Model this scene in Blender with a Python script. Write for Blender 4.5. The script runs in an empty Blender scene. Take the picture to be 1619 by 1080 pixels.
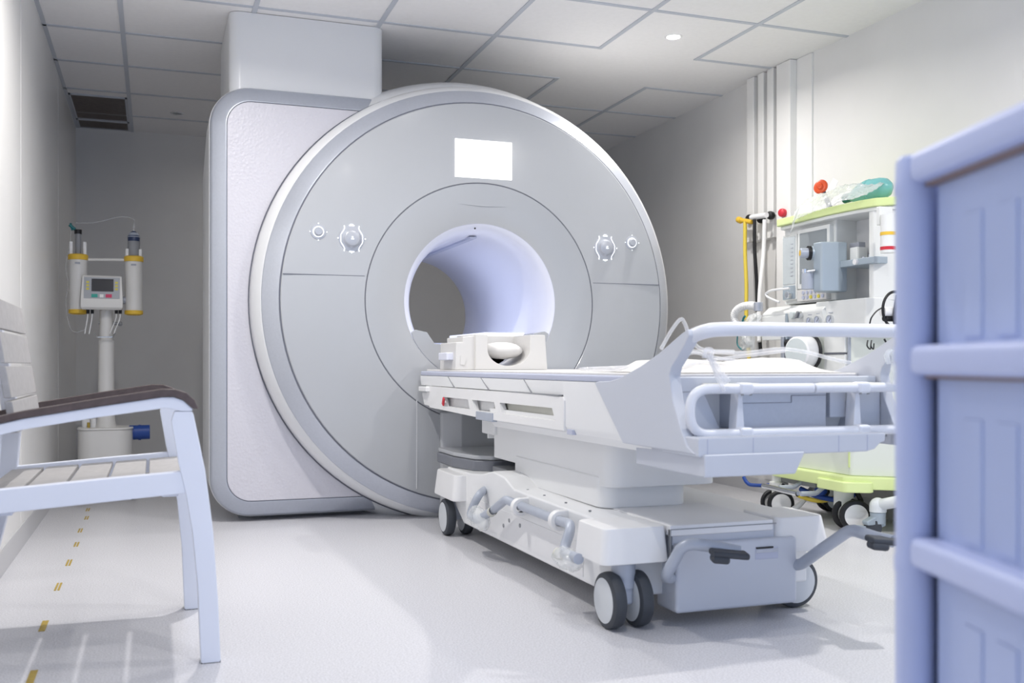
import bpy, bmesh, math, random
from mathutils import Vector, Matrix, Euler
random.seed(7)
PI = math.pi
SC = bpy.context.scene
COL = SC.collection

# ------------------------------------------------------------------ camera
F, HY, VX, H = 1574.0, 576.0, 243.0, 0.776
TH = math.atan((809.5 - VX) / F)
S, C = math.sin(TH), math.cos(TH)
def ray(px, py):
    X = (px - 809.5) / F; Y = (HY - py) / F
    return X * C + S, -X * S + C, Y
def Az(px, py, z):
    r = ray(px, py); t = (z - H) / r[2]; return Vector((r[0] * t, r[1] * t, z))
def Ay(px, py, y):
    r = ray(px, py); t = y / r[1]; return Vector((r[0] * t, y, H + r[2] * t))
def Ax(px, py, x):
    r = ray(px, py); t = x / r[0]; return Vector((x, r[1] * t, H + r[2] * t))
cam = bpy.data.cameras.new('camera'); co = bpy.data.objects.new('camera', cam); COL.objects.link(co)
co.location = (0, 0, H); co.rotation_euler = (PI / 2, 0, -TH)
cam.sensor_width = 36; cam.lens = 36 * F / 1619; cam.shift_y = (HY - 540) / 1619
cam.clip_start = 0.05
cam.dof.use_dof = True; cam.dof.focus_distance = 4.2; cam.dof.aperture_fstop = 3.6
SC.camera = co

# ------------------------------------------------------------------ materials
M = {}
def mat(name, col, rough=0.5, metal=0.0, emit=None, estr=0.0, alpha=1.0, trans=0.0, ior=1.45, coat=0.0, bump=None, speck=None, spec=0.5):
    m = bpy.data.materials.new(name); m.use_nodes = True
    nt = m.node_tree; b = nt.nodes['Principled BSDF']
    b.inputs['Base Color'].default_value = (*col, 1)
    b.inputs['Roughness'].default_value = rough; b.inputs['Metallic'].default_value = metal
    b.inputs['IOR'].default_value = ior; b.inputs['Specular IOR Level'].default_value = spec
    b.inputs['Alpha'].default_value = alpha
    b.inputs['Transmission Weight'].default_value = trans
    b.inputs['Coat Weight'].default_value = coat; b.inputs['Coat Roughness'].default_value = 0.08
    if emit:
        b.inputs['Emission Color'].default_value = (*emit, 1); b.inputs['Emission Strength'].default_value = estr
    tc = nt.nodes.new('ShaderNodeTexCoord')
    if speck:                                   # (scale, amount, second scale)
        sc, amt = speck
        n = nt.nodes.new('ShaderNodeTexNoise'); n.inputs['Scale'].default_value = sc; n.inputs['Detail'].default_value = 3
        nt.links.new(tc.outputs['Object'], n.inputs['Vector'])
        r = nt.nodes.new('ShaderNodeMapRange'); r.inputs[1].default_value = 0.3; r.inputs[2].default_value = 0.7
        r.inputs[3].default_value = 1 - amt; r.inputs[4].default_value = 1 + amt * 0.4
        nt.links.new(n.outputs['Fac'], r.inputs[0])
        mx = nt.nodes.new('ShaderNodeVectorMath'); mx.operation = 'SCALE'; mx.inputs[0].default_value = col
        nt.links.new(r.outputs[0], mx.inputs['Scale']); nt.links.new(mx.outputs[0], b.inputs['Base Color'])
    if bump:
        kind, sc, st = bump
        if kind == 'noise':
            n = nt.nodes.new('ShaderNodeTexNoise'); n.inputs['Scale'].default_value = sc; o = n.outputs['Fac']
        else:
            n = nt.nodes.new('ShaderNodeTexVoronoi'); n.inputs['Scale'].default_value = sc; o = n.outputs['Distance']
        nt.links.new(tc.outputs['Object'], n.inputs['Vector'])
        bp = nt.nodes.new('ShaderNodeBump'); bp.inputs['Strength'].default_value = st; bp.inputs['Distance'].default_value = 0.004
        nt.links.new(o, bp.inputs['Height']); nt.links.new(bp.outputs[0], b.inputs['Normal'])
    M[name] = m
    return m
mat('wall_paint', (.80, .795, .79), .55, speck=(3, .03), bump=('noise', 260, .04))
mat('wall_panel', (.86, .855, .845), .38, speck=(2, .02))
mat('ceiling_tile', (.90, .89, .895), .8, bump=('noise', 300, .08), speck=(40, .02))
mat('ceiling_grid', (.56, .59, .65), .5)
mat('vinyl', (.69, .692, .73), .34, speck=(190, .26))
mat('baseboard', (.55, .55, .57), .4)
mat('gloss_panel', (.46, .475, .50), .2, coat=.15, speck=(2, .01))
mat('white_shell', (.80, .81, .825), .28, speck=(3, .01))
mat('white_soft', (.84, .845, .86), .45, speck=(4, .015))
mat('silver', (.58, .61, .68), .36, metal=.6, speck=(90, .03))
mat('silver_light', (.50, .53, .60), .38, metal=.55, speck=(90, .03))
mat('textured_panel', (.66, .65, .705), .42, metal=.05, bump=('voronoi', 75, .35))
mat('dial_grey', (.46, .48, .53), .3, metal=.2)
mat('seam', (.16, .17, .21), .6)
mat('bore', (.80, .82, .93), .32, speck=(2, .01))
mat('deck_glow', (.9, .92, 1), .4, emit=(.88, .91, 1), estr=.5)  # emission stands in for light falling on the deck
mat('screen_white', (.95, .95, .95), .4, emit=(1, 1, 1), estr=.55)
mat('button_glow', (.9, .93, 1), .4, emit=(.93, .95, 1), estr=1.0)
mat('lens_glow', (1, 1, 1), .4, emit=(1, .97, .92), estr=14)
mat('lilac_edge', (.52, .55, .68), .4, speck=(6, .03))
mat('white_plastic', (.87, .872, .875), .35, speck=(5, .015))
mat('cream_plastic', (.72, .71, .695), .38, speck=(5, .02))
mat('table_shell', (.87, .88, .89), .33, speck=(3, .012))
mat('end_shell', (.60, .63, .70), .38, speck=(4, .015))
mat('rail_paint', (.74, .765, .83), .3, speck=(8, .02))
mat('grey_steel', (.46, .50, .58), .38, metal=.15, speck=(20, .03))
mat('grey_plastic', (.42, .44, .50), .42, speck=(10, .03))
mat('dock_grey', (.19, .20, .23), .4)
mat('mid_grey', (.30, .31, .33), .5, speck=(10, .03))
mat('dark_rubber', (.055, .062, .075), .55, speck=(30, .1))
mat('black', (.012, .012, .014), .45)
mat('wheel_disc', (.66, .69, .72), .35, speck=(6, .02))
mat('pad_beige', (.60, .60, .54), .7, speck=(20, .04))
mat('sheet', (.70, .69, .68), .8, bump=('noise', 30, .25), speck=(12, .03))
mat('clear', (.93, .94, .97), .08, alpha=.30, spec=.7)
mat('clear_film', (.93, .96, .96), .12, alpha=.34, spec=.8, bump=('noise', 45, .9))
mat('red', (.62, .03, .05), .4)
mat('orange', (.72, .09, .02), .3, speck=(25, .2))
mat('yellow', (.85, .55, .06), .45, speck=(10, .04))
mat('hose_yellow', (.80, .62, .08), .5, speck=(10, .04))
mat('lime', (.78, .90, .42), .42, speck=(5, .03))
mat('teal', (.22, .62, .62), .25, alpha=.82, speck=(12, .08))
mat('teal_dark', (.02, .18, .20), .4)
mat('blue', (.02, .07, .32), .4)
mat('navy', (.03, .05, .12), .35)
mat('chair_paint', (.82, .86, .97), .38, speck=(6, .015))
mat('chair_slat', (.45, .44, .44), .6, speck=(50, .10))
mat('arm_wood', (.105, .078, .075), .38, speck=(50, .2))
mat('cart_plastic', (.56, .62, .88), .32, speck=(3, .03))
mat('cart_drawer', (.50, .58, .84), .35, speck=(3, .05))
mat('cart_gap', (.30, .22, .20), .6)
mat('gold', (.48, .34, .06), .45, speck=(60, .15))
mat('gold_dark', (.25, .17, .04), .5)
mat('injector_white', (.78, .77, .75), .35, speck=(5, .02))
mat('face_grey', (.42, .44, .48), .4)
mat('display_dark', (.045, .047, .055), .2)
mat('green_key', (.02, .36, .30), .4)
mat('red_key', (.62, .03, .12), .4)
mat('yellow_key', (.70, .62, .10), .4)
mat('grille', (.27, .235, .225), .6, speck=(40, .2))
mat('chrome', (.72, .74, .77), .18, metal=1.0)
mat('machine_white', (.83, .845, .83), .34, speck=(4, .012))
mat('machine_green_tint', (.78, .82, .76), .36, speck=(4, .012))
mat('vapor_grey', (.41, .48, .54), .36, metal=.2, speck=(6, .02))
mat('screen_grey', (.30, .33, .35), .12, speck=(3, .05))
mat('screen_pale', (.58, .63, .65), .15, speck=(20, .06))
mat('gauge_face', (.66, .70, .82), .25, speck=(120, .15))
mat('disc_pale', (.70, .76, .76), .4, speck=(4, .02))
mat('foot_white', (.76, .80, .82), .35, speck=(5, .02))

# ------------------------------------------------------------------ mesh builder
def rpoly(pts, r, seg=6):
    """round the corners of a 2-D polygon; r is a number or a list"""
    n = len(pts); out = []
    for i in range(n):
        p = Vector(pts[i]); a = Vector(pts[i - 1]); b = Vector(pts[(i + 1) % n])
        ri = r[i] if isinstance(r, (list, tuple)) else r
        u = (a - p); v = (b - p); lu, lv = u.length, v.length
        if ri <= 1e-6 or lu < 1e-6 or lv < 1e-6: out.append(tuple(p)); continue
        u /= lu; v /= lv
        ang = u.angle(v)
        if ang > PI - .02: out.append(tuple(p)); continue
        d = min(ri / math.tan(ang / 2), lu * .49, lv * .49); rr = d * math.tan(ang / 2)
        bis = (u + v).normalized(); c = p + bis * (rr / math.sin(ang / 2))
        s = p + u * d - c; e = p + v * d - c
        tot = s.angle(e); sg = 1 if (s.x * e.y - s.y * e.x) > 0 else -1
        for k in range(seg + 1):
            t = sg * tot * k / seg; cs, sn = math.cos(t), math.sin(t)
            out.append((c.x + s.x * cs - s.y * sn, c.y + s.x * sn + s.y * cs))
    return out

def fillet(pts, r, seg=6):
    pts = [Vector(p) for p in pts]
    if r <= 0: return pts
    out = [pts[0]]
    for i in range(1, len(pts) - 1):
        p = pts[i]; u = pts[i - 1] - p; v = pts[i + 1] - p; lu, lv = u.length, v.length
        u /= lu; v /= lv; ang = u.angle(v)
        if ang > PI - .05: out.append(p); continue
        d = min(r / math.tan(ang / 2), lu * .48, lv * .48)
        a = p + u * d; b = p + v * d
        for k in range(seg + 1):
            t = k / seg; out.append(a * (1 - t) ** 2 + p * 2 * t * (1 - t) + b * t * t)
    out.append(pts[-1]); return out

def spline(pts, n=10):
    P = [Vector(p) for p in pts]; P = [P[0] * 2 - P[1]] + P + [P[-1] * 2 - P[-2]]; out = []
    for i in range(1, len(P) - 2):
        for k in range(n):
            t = k / n; a, b, c, d = P[i - 1], P[i], P[i + 1], P[i + 2]
            out.append(.5 * ((2 * b) + (c - a) * t + (2 * a - 5 * b + 4 * c - d) * t * t + (-a + 3 * b - 3 * c + d) * t ** 3))
    out.append(P[-2]); return out

class MB:
    def __init__(s): s.bm = bmesh.new(); s.mi = 0
    def _merge(s, t):
        bmesh.ops.recalc_face_normals(t, faces=t.faces[:])
        for f in t.faces: f.material_index = s.mi; f.smooth = True
        me = bpy.data.meshes.new('tmp'); t.to_mesh(me); t.free(); s.bm.from_mesh(me); bpy.data.meshes.remove(me)
        return s
    def _bevel(s, t, bev, seg):
        if bev > 0:
            es = [e for e in t.edges if len(e.link_faces) == 2 and e.calc_face_angle(0) > .55]
            bmesh.ops.bevel(t, geom=es, offset=bev, segments=seg, profile=.5, affect='EDGES', clamp_overlap=True)
    def m(s, k): s.mi = k; return s
    def box(s, x0, x1, y0, y1, z0, z1, bev=0, seg=3):
        t = bmesh.new(); bmesh.ops.create_cube(t, size=1)
        x0, x1 = min(x0, x1), max(x0, x1); y0, y1 = min(y0, y1), max(y0, y1); z0, z1 = min(z0, z1), max(z0, z1)
        for v in t.verts: v.co = Vector(((x0 + x1) / 2 + v.co.x * (x1 - x0), (y0 + y1) / 2 + v.co.y * (y1 - y0), (z0 + z1) / 2 + v.co.z * (z1 - z0)))
        s._bevel(t, bev, seg); return s._merge(t)
    def obox(s, c, size, rot=(0, 0, 0), bev=0, seg=3):
        t = bmesh.new(); bmesh.ops.create_cube(t, size=1)
        for v in t.verts: v.co = Vector((v.co.x * size[0], v.co.y * size[1], v.co.z * size[2]))
        s._bevel(t, bev, seg)
        R = rot if isinstance(rot, Matrix) else Euler(rot).to_matrix()
        for v in t.verts: v.co = R @ v.co + Vector(c)
        return s._merge(t)
    def prism(s, poly, axis, a0, a1, bev=0, seg=3, poly2=None):
        t = bmesh.new()
        def P(q, a):
            return Vector((a, q[0], q[1])) if axis == 'x' else Vector((q[0], a, q[1])) if axis == 'y' else Vector((q[0], q[1], a))
        A = [t.verts.new(P(q, a0)) for q in poly]; B = [t.verts.new(P(q, a1)) for q in (poly2 or poly)]
        n = len(poly)
        t.faces.new(A); t.faces.new(B[::-1])
        for i in range(n): t.faces.new((A[i], A[(i + 1) % n], B[(i + 1) % n], B[i]))
        bmesh.ops.recalc_face_normals(t, faces=t.faces[:])
        s._bevel(t, bev, seg); return s._merge(t)
    def loft(s, rings, closed=True, cap0=True, cap1=True):
        t = bmesh.new(); R = [[t.verts.new(p) for p in r] for r in rings]; n = len(R[0])
        for a, b in zip(R, R[1:]):
            for i in range(n if closed else n - 1): t.faces.new((a[i], a[(i + 1) % n], b[(i + 1) % n], b[i]))
        if closed and cap0: t.faces.new(R[0])
        if closed and cap1: t.faces.new(R[-1][::-1])
        return s._merge(t)
    def tube(s, pts, r, fil=0, n=12, seg=6, r2=None):
        P = fillet(pts, fil, seg); N = len(P); rings = []
        d = (P[1] - P[0]).normalized()
        up = Vector((0, 0, 1)) if abs(d.z) < .9 else Vector((1, 0, 0))
        u = d.cross(up).normalized()
        for i in range(N):
            dd = ((P[min(i + 1, N - 1)] - P[i]).normalized() + (P[i] - P[max(i - 1, 0)]).normalized())
            dd = dd.normalized() if dd.length > 1e-6 else d
            u = (u - dd * u.dot(dd)).normalized(); w = dd.cross(u)
            rr = r if r2 is None else r + (r2 - r) * i / (N - 1)
            rings.append([P[i] + (u * math.cos(2 * PI * k / n) + w * math.sin(2 * PI * k / n)) * rr for k in range(n)])
        return s.loft(rings)
    def lathe(s, prof, o, axis=(0, 0, 1), n=32, a0=0, a1=2 * PI, cap=True):
        """prof: (radius, height along axis)"""
        o = Vector(o); ax = Vector(axis).normalized()
        up = Vector((0, 0, 1)) if abs(ax.z) < .9 else Vector((1, 0, 0))
        u = ax.cross(up).normalized(); w = ax.cross(u)
        full = abs(a1 - a0 - 2 * PI) < 1e-6
        t = bmesh.new(); rows = []
        for (r, h) in prof:
            if r < 1e-6: rows.append([t.verts.new(o + ax * h)]); continue
            rows.append([t.verts.new(o + ax * h + (u * math.cos(a0 + (a1 - a0) * k / n) + w * math.sin(a0 + (a1 - a0) * k / n)) * r) for k in range(n if full else n + 1)])
        for a, b in zip(rows, rows[1:]):
            L = max(len(a), len(b))
            for i in range(L if full else L - 1):
                j = (i + 1) % L
                if len(a) == 1 and len(b) == 1: continue
                if len(a) == 1: t.faces.new((a[0], b[j], b[i]))
                elif len(b) == 1: t.faces.new((a[i], a[j], b[0]))
                else: t.faces.new((a[i], a[j], b[j], b[i]))
        return s._merge(t)
    def cyl(s, p, q, r, n=20, bev=0, r2=None):
        p, q = Vector(p), Vector(q); L = (q - p).length; r2 = r if r2 is None else r2
        if bev: pr = [(0, 0), (r - bev, 0), (r - .3 * bev, .3 * bev), (r, bev), (r2, L - bev), (r2 - .3 * bev, L - .3 * bev), (r2 - bev, L), (0, L)]
        else: pr = [(0, 0), (r, 0), (r2, L), (0, L)]
        return s.lathe(pr, p, q - p, n)
    def ball(s, c, rad, rot=(0, 0, 0), n=20):
        t = bmesh.new(); bmesh.ops.create_uvsphere(t, u_segments=n, v_segments=max(8, n // 2), radius=1)
        R = Euler(rot).to_matrix(); rad = (rad,) * 3 if not hasattr(rad, '__len__') else rad
        for v in t.verts: v.co = R @ Vector((v.co.x * rad[0], v.co.y * rad[1], v.co.z * rad[2])) + Vector(c)
        return s._merge(t)
    def build(s, name, mats, parent=None, ang=38):
        me = bpy.data.meshes.new(name); s.bm.to_mesh(me); s.bm.free()
        for k in ([mats] if isinstance(mats, str) else mats): me.materials.append(M[k])
        off = OFF.get(parent.name if parent else None, Vector((0, 0, 0)))
        if off.length: me.transform(Matrix.Translation(-off))
        me.set_sharp_from_angle(angle=math.radians(ang))
        o = bpy.data.objects.new(name, me); COL.objects.link(o)
        wn = o.modifiers.new('weighted_normals', 'WEIGHTED_NORMAL'); wn.keep_sharp = True
        if parent: o.parent = parent; OFF[o.name] = off
        return o
OFF = {}
def tag(o, label, cat, group=None, kind=None):
    o['label'] = label; o['category'] = cat
    if group: o['group'] = group
    if kind: o['kind'] = kind
    return o
def thing(name, label, cat, loc, group=None, rz=0, local=False):
    o = bpy.data.objects.new(name, None); COL.objects.link(o); o.location = loc; o.rotation_euler = (0, 0, rz)
    o.empty_display_size = .1
    OFF[o.name] = Vector((0, 0, 0)) if local else Vector(loc)
    return tag(o, label, cat, group)
def rebase(o, base):
    """give a one-mesh thing its origin at its own base"""
    o.data.transform(Matrix.Translation(-Vector(base))); o.location = base; return o
def solo(mb, name, mats, label, cat, base, group=None, ang=38):
    o = mb.build(name, mats, None, ang); rebase(o, base); return tag(o, label, cat, group)
def struct(mb, name, mats, ang=38):
    o = mb.build(name, mats, None, ang); o['kind'] = 'structure'; return o

# ------------------------------------------------------------------ the room
XL, XR, YB, YF, ZC = -.538, 3.47, 7.98, -1.4, 2.52
struct(MB().box(XL - .1, XR + .1, YF, YB + .1, -.1, 0), 'floor', 'vinyl')
mb = MB().box(XL - .1, XR + .1, YF, YB + .1, ZC, ZC + .1)
struct(mb, 'ceiling', 'ceiling_tile')
mb = MB().box(XL - .1, XL, YF, YB, 0, ZC)
mb.m(1)
struct(mb, 'wall_left', ['wall_panel', 'seam'])
struct(MB().box(XR, XR + .1, YF, YB, 0, ZC), 'wall_right', 'wall_paint')
struct(MB().box(XL - .1, XR + .1, YB, YB + .1, 0, ZC), 'wall_back', 'wall_paint')
struct(MB().prism([(XL, 0), (XL + .016, 0), (XL + .013, .075), (XL + .005, .085), (XL, .085)], 'y', YF, YB), 'baseboard_left', 'baseboard')
struct(MB().prism([(YB, 0), (YB - .016, 0), (YB - .013, .075), (YB - .005, .085), (YB, .085)], 'x', XL + .02, XR - .02), 'baseboard_back', 'baseboard')
struct(MB().prism([(XR, 0), (XR - .016, 0), (XR - .013, .075), (XR - .005, .085), (XR, .085)], 'y', YF, YB), 'baseboard_right', 'baseboard')
for k_, px_ in enumerate((33, 92)):
    yj = Ax(px_, 400, XL).y
    struct(MB().box(XL - .005, XL + .001, yj - .004, yj + .004, .09, ZC - .01), 'trim_%d' % (k_ + 8), 'wall_panel')
# suspended-ceiling runners
CX_ = [-.152, .468, 1.089, 1.704, 2.313, 2.917]; RY = [4.376 + .62 * k for k in range(-8, 6)]
mb = MB(); w = .012; z0 = ZC - .004
for i, x in enumerate(CX_):
    if i >= 4:
        mb.box(x - w, x + w, YF, 4.996 + w, z0 - .0006, ZC + .01); mb.box(x - w, x + w, 5.614 - w, YB, z0 - .0006, ZC + .01)
    else: mb.box(x - w, x + w, YF, YB, z0 - .0006, ZC + .01)
for y in RY:
    if abs(y - 4.996) < .01 or abs(y - 5.614) < .01:
        mb.box(XL, 2.313, y - w, y + w, z0, ZC + .01); mb.box(2.917, XR, y - w, y + w, z0, ZC + .01)
    else: mb.box(XL, XR, y - w, y + w, z0, ZC + .01)
mb.box(XL, XL + .02, YF, YB, z0, ZC + .01)
struct(mb, 'trim_1', 'ceiling_grid')
# trunking on the right wall
def wy(px, py): return Ax(px, py, XR - .03).y
k = 2
for i, (pa, pb, py, zb) in enumerate([(1186, 1197, 125, 1.52), (1203.5, 1212.5, 116, 1.52), (1218, 1228, 108, 1.52), (1233, 1255, 100, 0)]):
    mb = MB().box(XR - .055, XR + .005, wy(pa, py), wy(pb, py), zb, ZC - .002, .004)
    struct(mb, 'trim_%d' % k, 'wall_panel'); k += 1
mb = MB().box(XR - .012, XR + .005, wy(1255, 100), wy(1279, 90), 0, ZC - .002, .002)
struct(mb, 'trim_%d' % k, 'wall_panel'); k += 1
# return-air grilles
for (ya, yb, lab) in [(6.98, 7.655, 'larger brown louvred air grille in the ceiling corner'), (7.68, 7.945, 'smaller brown louvred air grille against the back wall')]:
    t = thing('ceiling_grille', lab, 'grille', (-.35, (ya + yb) / 2, ZC), 'air grilles in the ceiling corner')
    mb = MB(); a, b = XL + .022, -.166
    mb.box(a, b, ya, ya + .02, ZC - .008, ZC); mb.box(a, b, yb - .02, yb, ZC - .008, ZC)
    mb.box(a, a + .012, ya, yb, ZC - .008, ZC); mb.box(b - .012, b, ya, yb, ZC - .008, ZC)
    mb.build('frame', 'ceiling_grid', t)
    mb = MB(); x = a + .016
    while x < b - .014: mb.obox((x, (ya + yb) / 2, ZC - .004), (.0022, yb - ya - .04, .009), (0, .5, 0)); x += .0075
    mb.build('louvres', 'grille', t)
    MB().box(a + .01, b - .01, ya + .01, yb - .01, ZC - .0005, ZC + .002).build('backing', 'mid_grey', t)
# downlights
def downlight(x, y, label, lit, power=0, grp='recessed ceiling downlights'):
    t = thing('downlight', label, 'ceiling light', (x, y, ZC), grp)
    MB().lathe([(.034, -.002), (.037, -.006), (.044, -.004), (.047, -.0005), (.047, .003), (.034, .003)], (x, y, ZC), n=36).build('rim', 'white_plastic' if lit else 'chrome', t)
    MB().lathe([(0, -.0015), (.0345, -.0015)], (x, y, ZC), n=36).build('lens', 'lens_glow' if lit else 'screen_grey', t)
def lamp(x, y, power, size=.06, col=(1, .965, .92), spread=160):
    l = bpy.data.lights.new('downlight_beam', 'AREA'); l.shape = 'DISK'; l.size = size; l.energy = power; l.color = col; l.spread = math.radians(spread)
    o = bpy.data.objects.new('downlight_beam', l); COL.objects.link(o); o.location = (x, y, ZC - .012)
LIT = [(2.60, 4.69, 'lit recessed downlight in the plain ceiling panel over the scanner front', 38), (.19, 3.83, 'lit recessed downlight in the ceiling above the armchair', 56),
       (1.40, 3.70, 'lit recessed downlight in the ceiling above the patient table', 22), (.7, 1.4, 'lit recessed downlight in the ceiling left of the camera', 26),
       (1.4, 1.3, 'lit recessed downlight in the ceiling before the patient table', 14), (2.6, 2.2, 'lit recessed downlight in the ceiling before the anaesthesia machine', 58)]
for x, y, lab, p in LIT:
    downlight(x, y, lab, True); lamp(x, y, p * .31)
lamp(.92, 7.15, 2.2)  # dim fill lamp added out of sight to lift the back wall
downlight(.92, 7.15, 'added unseen downlight behind the scanner tower, brightening the back wall', True)
p = Az(280, 179, ZC); downlight(p.x, p.y, 'small unlit downlight in the dim ceiling behind the scanner', False)
# gold floor markers
tape_px = [(50, 1072), (69, 990), (92, 928), (109, 890), (121, 861), (127, 839), (137, 819), (139, 806)]
names = ['nearest the front edge of the picture', 'inside the shadow of the armchair', 'just beyond the shadow of the armchair', 'fourth from the front', 'fifth from the front', 'sixth from the front', 'seventh from the front, right under the chair seat in view', 'farthest, nearest the injector stand']
for i, (px, py) in enumerate(tape_px):
    p = Az(px, py, 0); L = .125 if i < 4 else .11
    mb = MB()
    mb.obox((p.x - .0055, p.y, .0008), (.0065, L, .0016)); mb.obox((p.x + .0055, p.y, .0008), (.0065, L, .0016))
    if i < 2: mb.obox((p.x, p.y, .0006), (.012, L, .0012))
    solo(mb, 'floor_marker', 'gold', 'short gold floor marker strip, ' + names[i], 'floor marker', (p.x, p.y, 0), 'gold floor markers in a dashed row')

# ------------------------------------------------------------------ the scanner
BX, BZ, FY = 1.572, 1.088, 4.80
scan = thing('mri_scanner', 'large white tunnel scanner with a round glossy front, silver rims and a glowing bore', 'scanner', (BX, 5.3, 0))
Yax = (0, 1, 0); O = (BX, 0, BZ)
# main block to the left
def rect(x0, x1, z0, z1, r, seg=10): return rpoly([(x0, z0), (x1, z0), (x1, z1), (x0, z1)], r, seg)
bx0, bx1, bz0, bz1 = .253, 1.185, .022, 2.145
def ringat(ins, y, r, top=0): return [Vector((q[0], y, q[1])) for q in rect(bx0 + ins, bx1, bz0 + ins, bz1 - ins - top, [max(r - ins, .02), .02, .02, max(r - ins, .02)])]
blk = MB().loft([ringat(.002, 5.075, .20), ringat(0, 5.09, .20), ringat(0, 5.35, .21), ringat(0, 5.70, .24, .12), ringat(.02, 5.80, .26, .22), ringat(.07, 5.84, .26, .27)])
blk.build('magnet_housing', 'white_shell', scan)
fr = MB(); rings = [ringat(.004, 5.09, .20), ringat(.004, 5.068, .20), ringat(.018, 5.045, .20), ringat(.074, 5.022, .20), ringat(.080, 5.022, .20), ringat(.080, 5.04, .20)]
fr.loft(rings, cap0=False, cap1=False)
fr.build('block_trim', 'silver_light', scan)
MB().loft([ringat(.080, 5.0262, .20), ringat(.0815, 5.026, .20), ringat(.0816, 5.04, .20)], cap1=False).build('panel_seam', 'seam', scan)
MB().loft([ringat(.0835, 5.06, .20), ringat(.0835, 5.0235, .20), ringat(.086, 5.0215, .20)]).build('side_panel', 'textured_panel', scan)
MB().box(bx0 + .15, 1.15, 5.2, 5.75, 0, .05).build('plinth', 'mid_grey', scan)
# round cover
N = 128
MB().lathe([(1.131, 5.05), (1.131, 4.985), (1.128, 4.945), (1.118, 4.915), (1.098, 4.885), (1.089, 4.879)], O, Yax, N).build('rim_band', 'white_shell', scan)
MB().lathe([(1.133, 5.05), (1.133, 5.019), (1.139, 5.017), (1.139, 5.05)], O, Yax, N).build('rim_seam', 'seam', scan)
# rear drum, its top shows above the rim
a_s = math.radians(0)
MB().lathe([(.365, 5.05), (.37, 5.03), (1.125, 5.02), (1.165, 5.045), (1.198, 5.12), (1.208, 5.20), (1.205, 5.55), (1.17, 5.80), (1.05, 5.92), (.5, 5.95), (.365, 5.95)], (BX + .004, 0, BZ), Yax, N, a0=0, a1=2 * PI).build('rear_drum', 'white_shell', scan)
MB().lathe([(1.090, 4.884), (1.0895, 4.874), (1.087, 4.868), (1.05, 4.836), (1.020, 4.8115), (1.0155, 4.809), (1.0135, 4.811), (1.0135, 4.83)], O, Yax, N).build('front_rim', 'silver', scan)
MB().lathe([(1.014, 4.83), (1.014, 4.806), (1.0085, 4.806), (1.0085, 4.83)], O, Yax, N).build('face_seam', 'seam', scan)
MB().lathe([(1.008, 4.83), (1.008, 4.803), (1.004, 4.7995), (.9, 4.7965), (.75, 4.795), (.609, 4.795), (.607, 4.797), (.607, 4.815)], O, Yax, N).build('front_cover', 'gloss_panel', scan)
MB().lathe([(.606, 4.82), (.606, 4.7975), (.6025, 4.7975), (.6025, 4.82)], O, Yax, N).build('ring_seam', 'seam', scan)
MB().lathe([(.602, 4.815), (.602, 4.797), (.600, 4.795), (.52, 4.800), (.45, 4.812), (.412, 4.823), (.405, 4.826)], O, Yax, N).build('bore_ring', 'gloss_panel', scan)
MB().lathe([(.405, 4.826), (.396, 4.832), (.383, 4.845), (.371, 4.866), (.361, 4.90), (.354, 4.95), (.350, 5.02), (.350, 6.22), (.355, 6.26), (.368, 6.30), (.40, 6.335), (.46, 6.35)], O, Yax, N).build('bore_tunnel', 'bore', scan)
MB().lathe([(.405, 4.8262), (.4035, 4.8258), (.403, 4.829)], O, Yax, N).build('bore_seam', 'grey_plastic', scan)
MB().lathe([(.46, 6.35), (.9, 6.33), (1.05, 6.2), (1.1, 5.9)], O, Yax, 64).build('rear_cover', 'white_shell', scan)
# horizontal seams and lower vertical seam
mb = MB()
for sx in (-1, 1): mb.box(BX + sx * .607, BX + sx * .998, 4.7945, 4.81, 1.2035, 1.2065)
mb.build('cover_seam', 'seam', scan)
MB().box(1.2235, 1.2265, 4.7940, 4.81, .16, .60).build('lower_seam', 'white_shell', scan)  # seam drawn white, its highlight put into the colour
# rail in the bore
def onbore(ang, r=.350): return BX + r * math.cos(ang), BZ + r * math.sin(ang)
a = math.radians(92); mb = MB(); rr = []
for da in (-.045, .045):
    pass
mb.loft([[Vector((onbore(a + d, q)[0], y, onbore(a + d, q)[1])) for d, q in ((-.055, .351), (-.05, .341), (.05, .341), (.055, .351))] for y in (4.93, 6.2)])
mb.build('bore_rail', 'lilac_edge', scan)
# stepped shoulders beside the table, inside the opening
def arc(a0, a1, r, n=8): return [(BX + r * math.cos(math.radians(a0 + (a1 - a0) * k / n)), BZ + r * math.sin(math.radians(a0 + (a1 - a0) * k / n))) for k in range(n + 1)]
Lz = .776 + (576 - 524) * 4.92 / F
left = [(lambda v: (v.x, v.z))(Ay(a_, b_, 4.79)) for a_, b_ in ((653, 525), (660, 521), (678, 525), (690, 543), (700, 544), (701, 572), (718, 585))]
left += [(left[-1][0] + .01, .69), (BX - .30, .69)]
sh = left + arc(235, 208, .402)
def shoulder(nm, mir, y0, y1, ma):
    p = [(2 * BX - q[0], q[1]) for q in sh] if mir else sh
    p = p[:]
    return MB().prism(rpoly(p, .006, 3), 'y', y0, y1, .002, 2).build(nm, ma, scan)
shoulder('table_guide', False, 4.824, 4.98, 'gloss_panel'); shoulder('table_guide', True, 4.824, 4.98, 'gloss_panel')
tr = [(BX - .33, .86), (BX - .25, .86), (BX - .235, .77), (BX + .235, .77), (BX + .25, .86), (BX + .33, .86)] + [(BX + .35 * math.cos(math.radians(q)), BZ + .35 * math.sin(math.radians(q))) for q in range(-35, -150, -10)]
MB().prism(tr, 'y', 4.98, 6.25).build('bore_deck', 'bore', scan)
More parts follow.
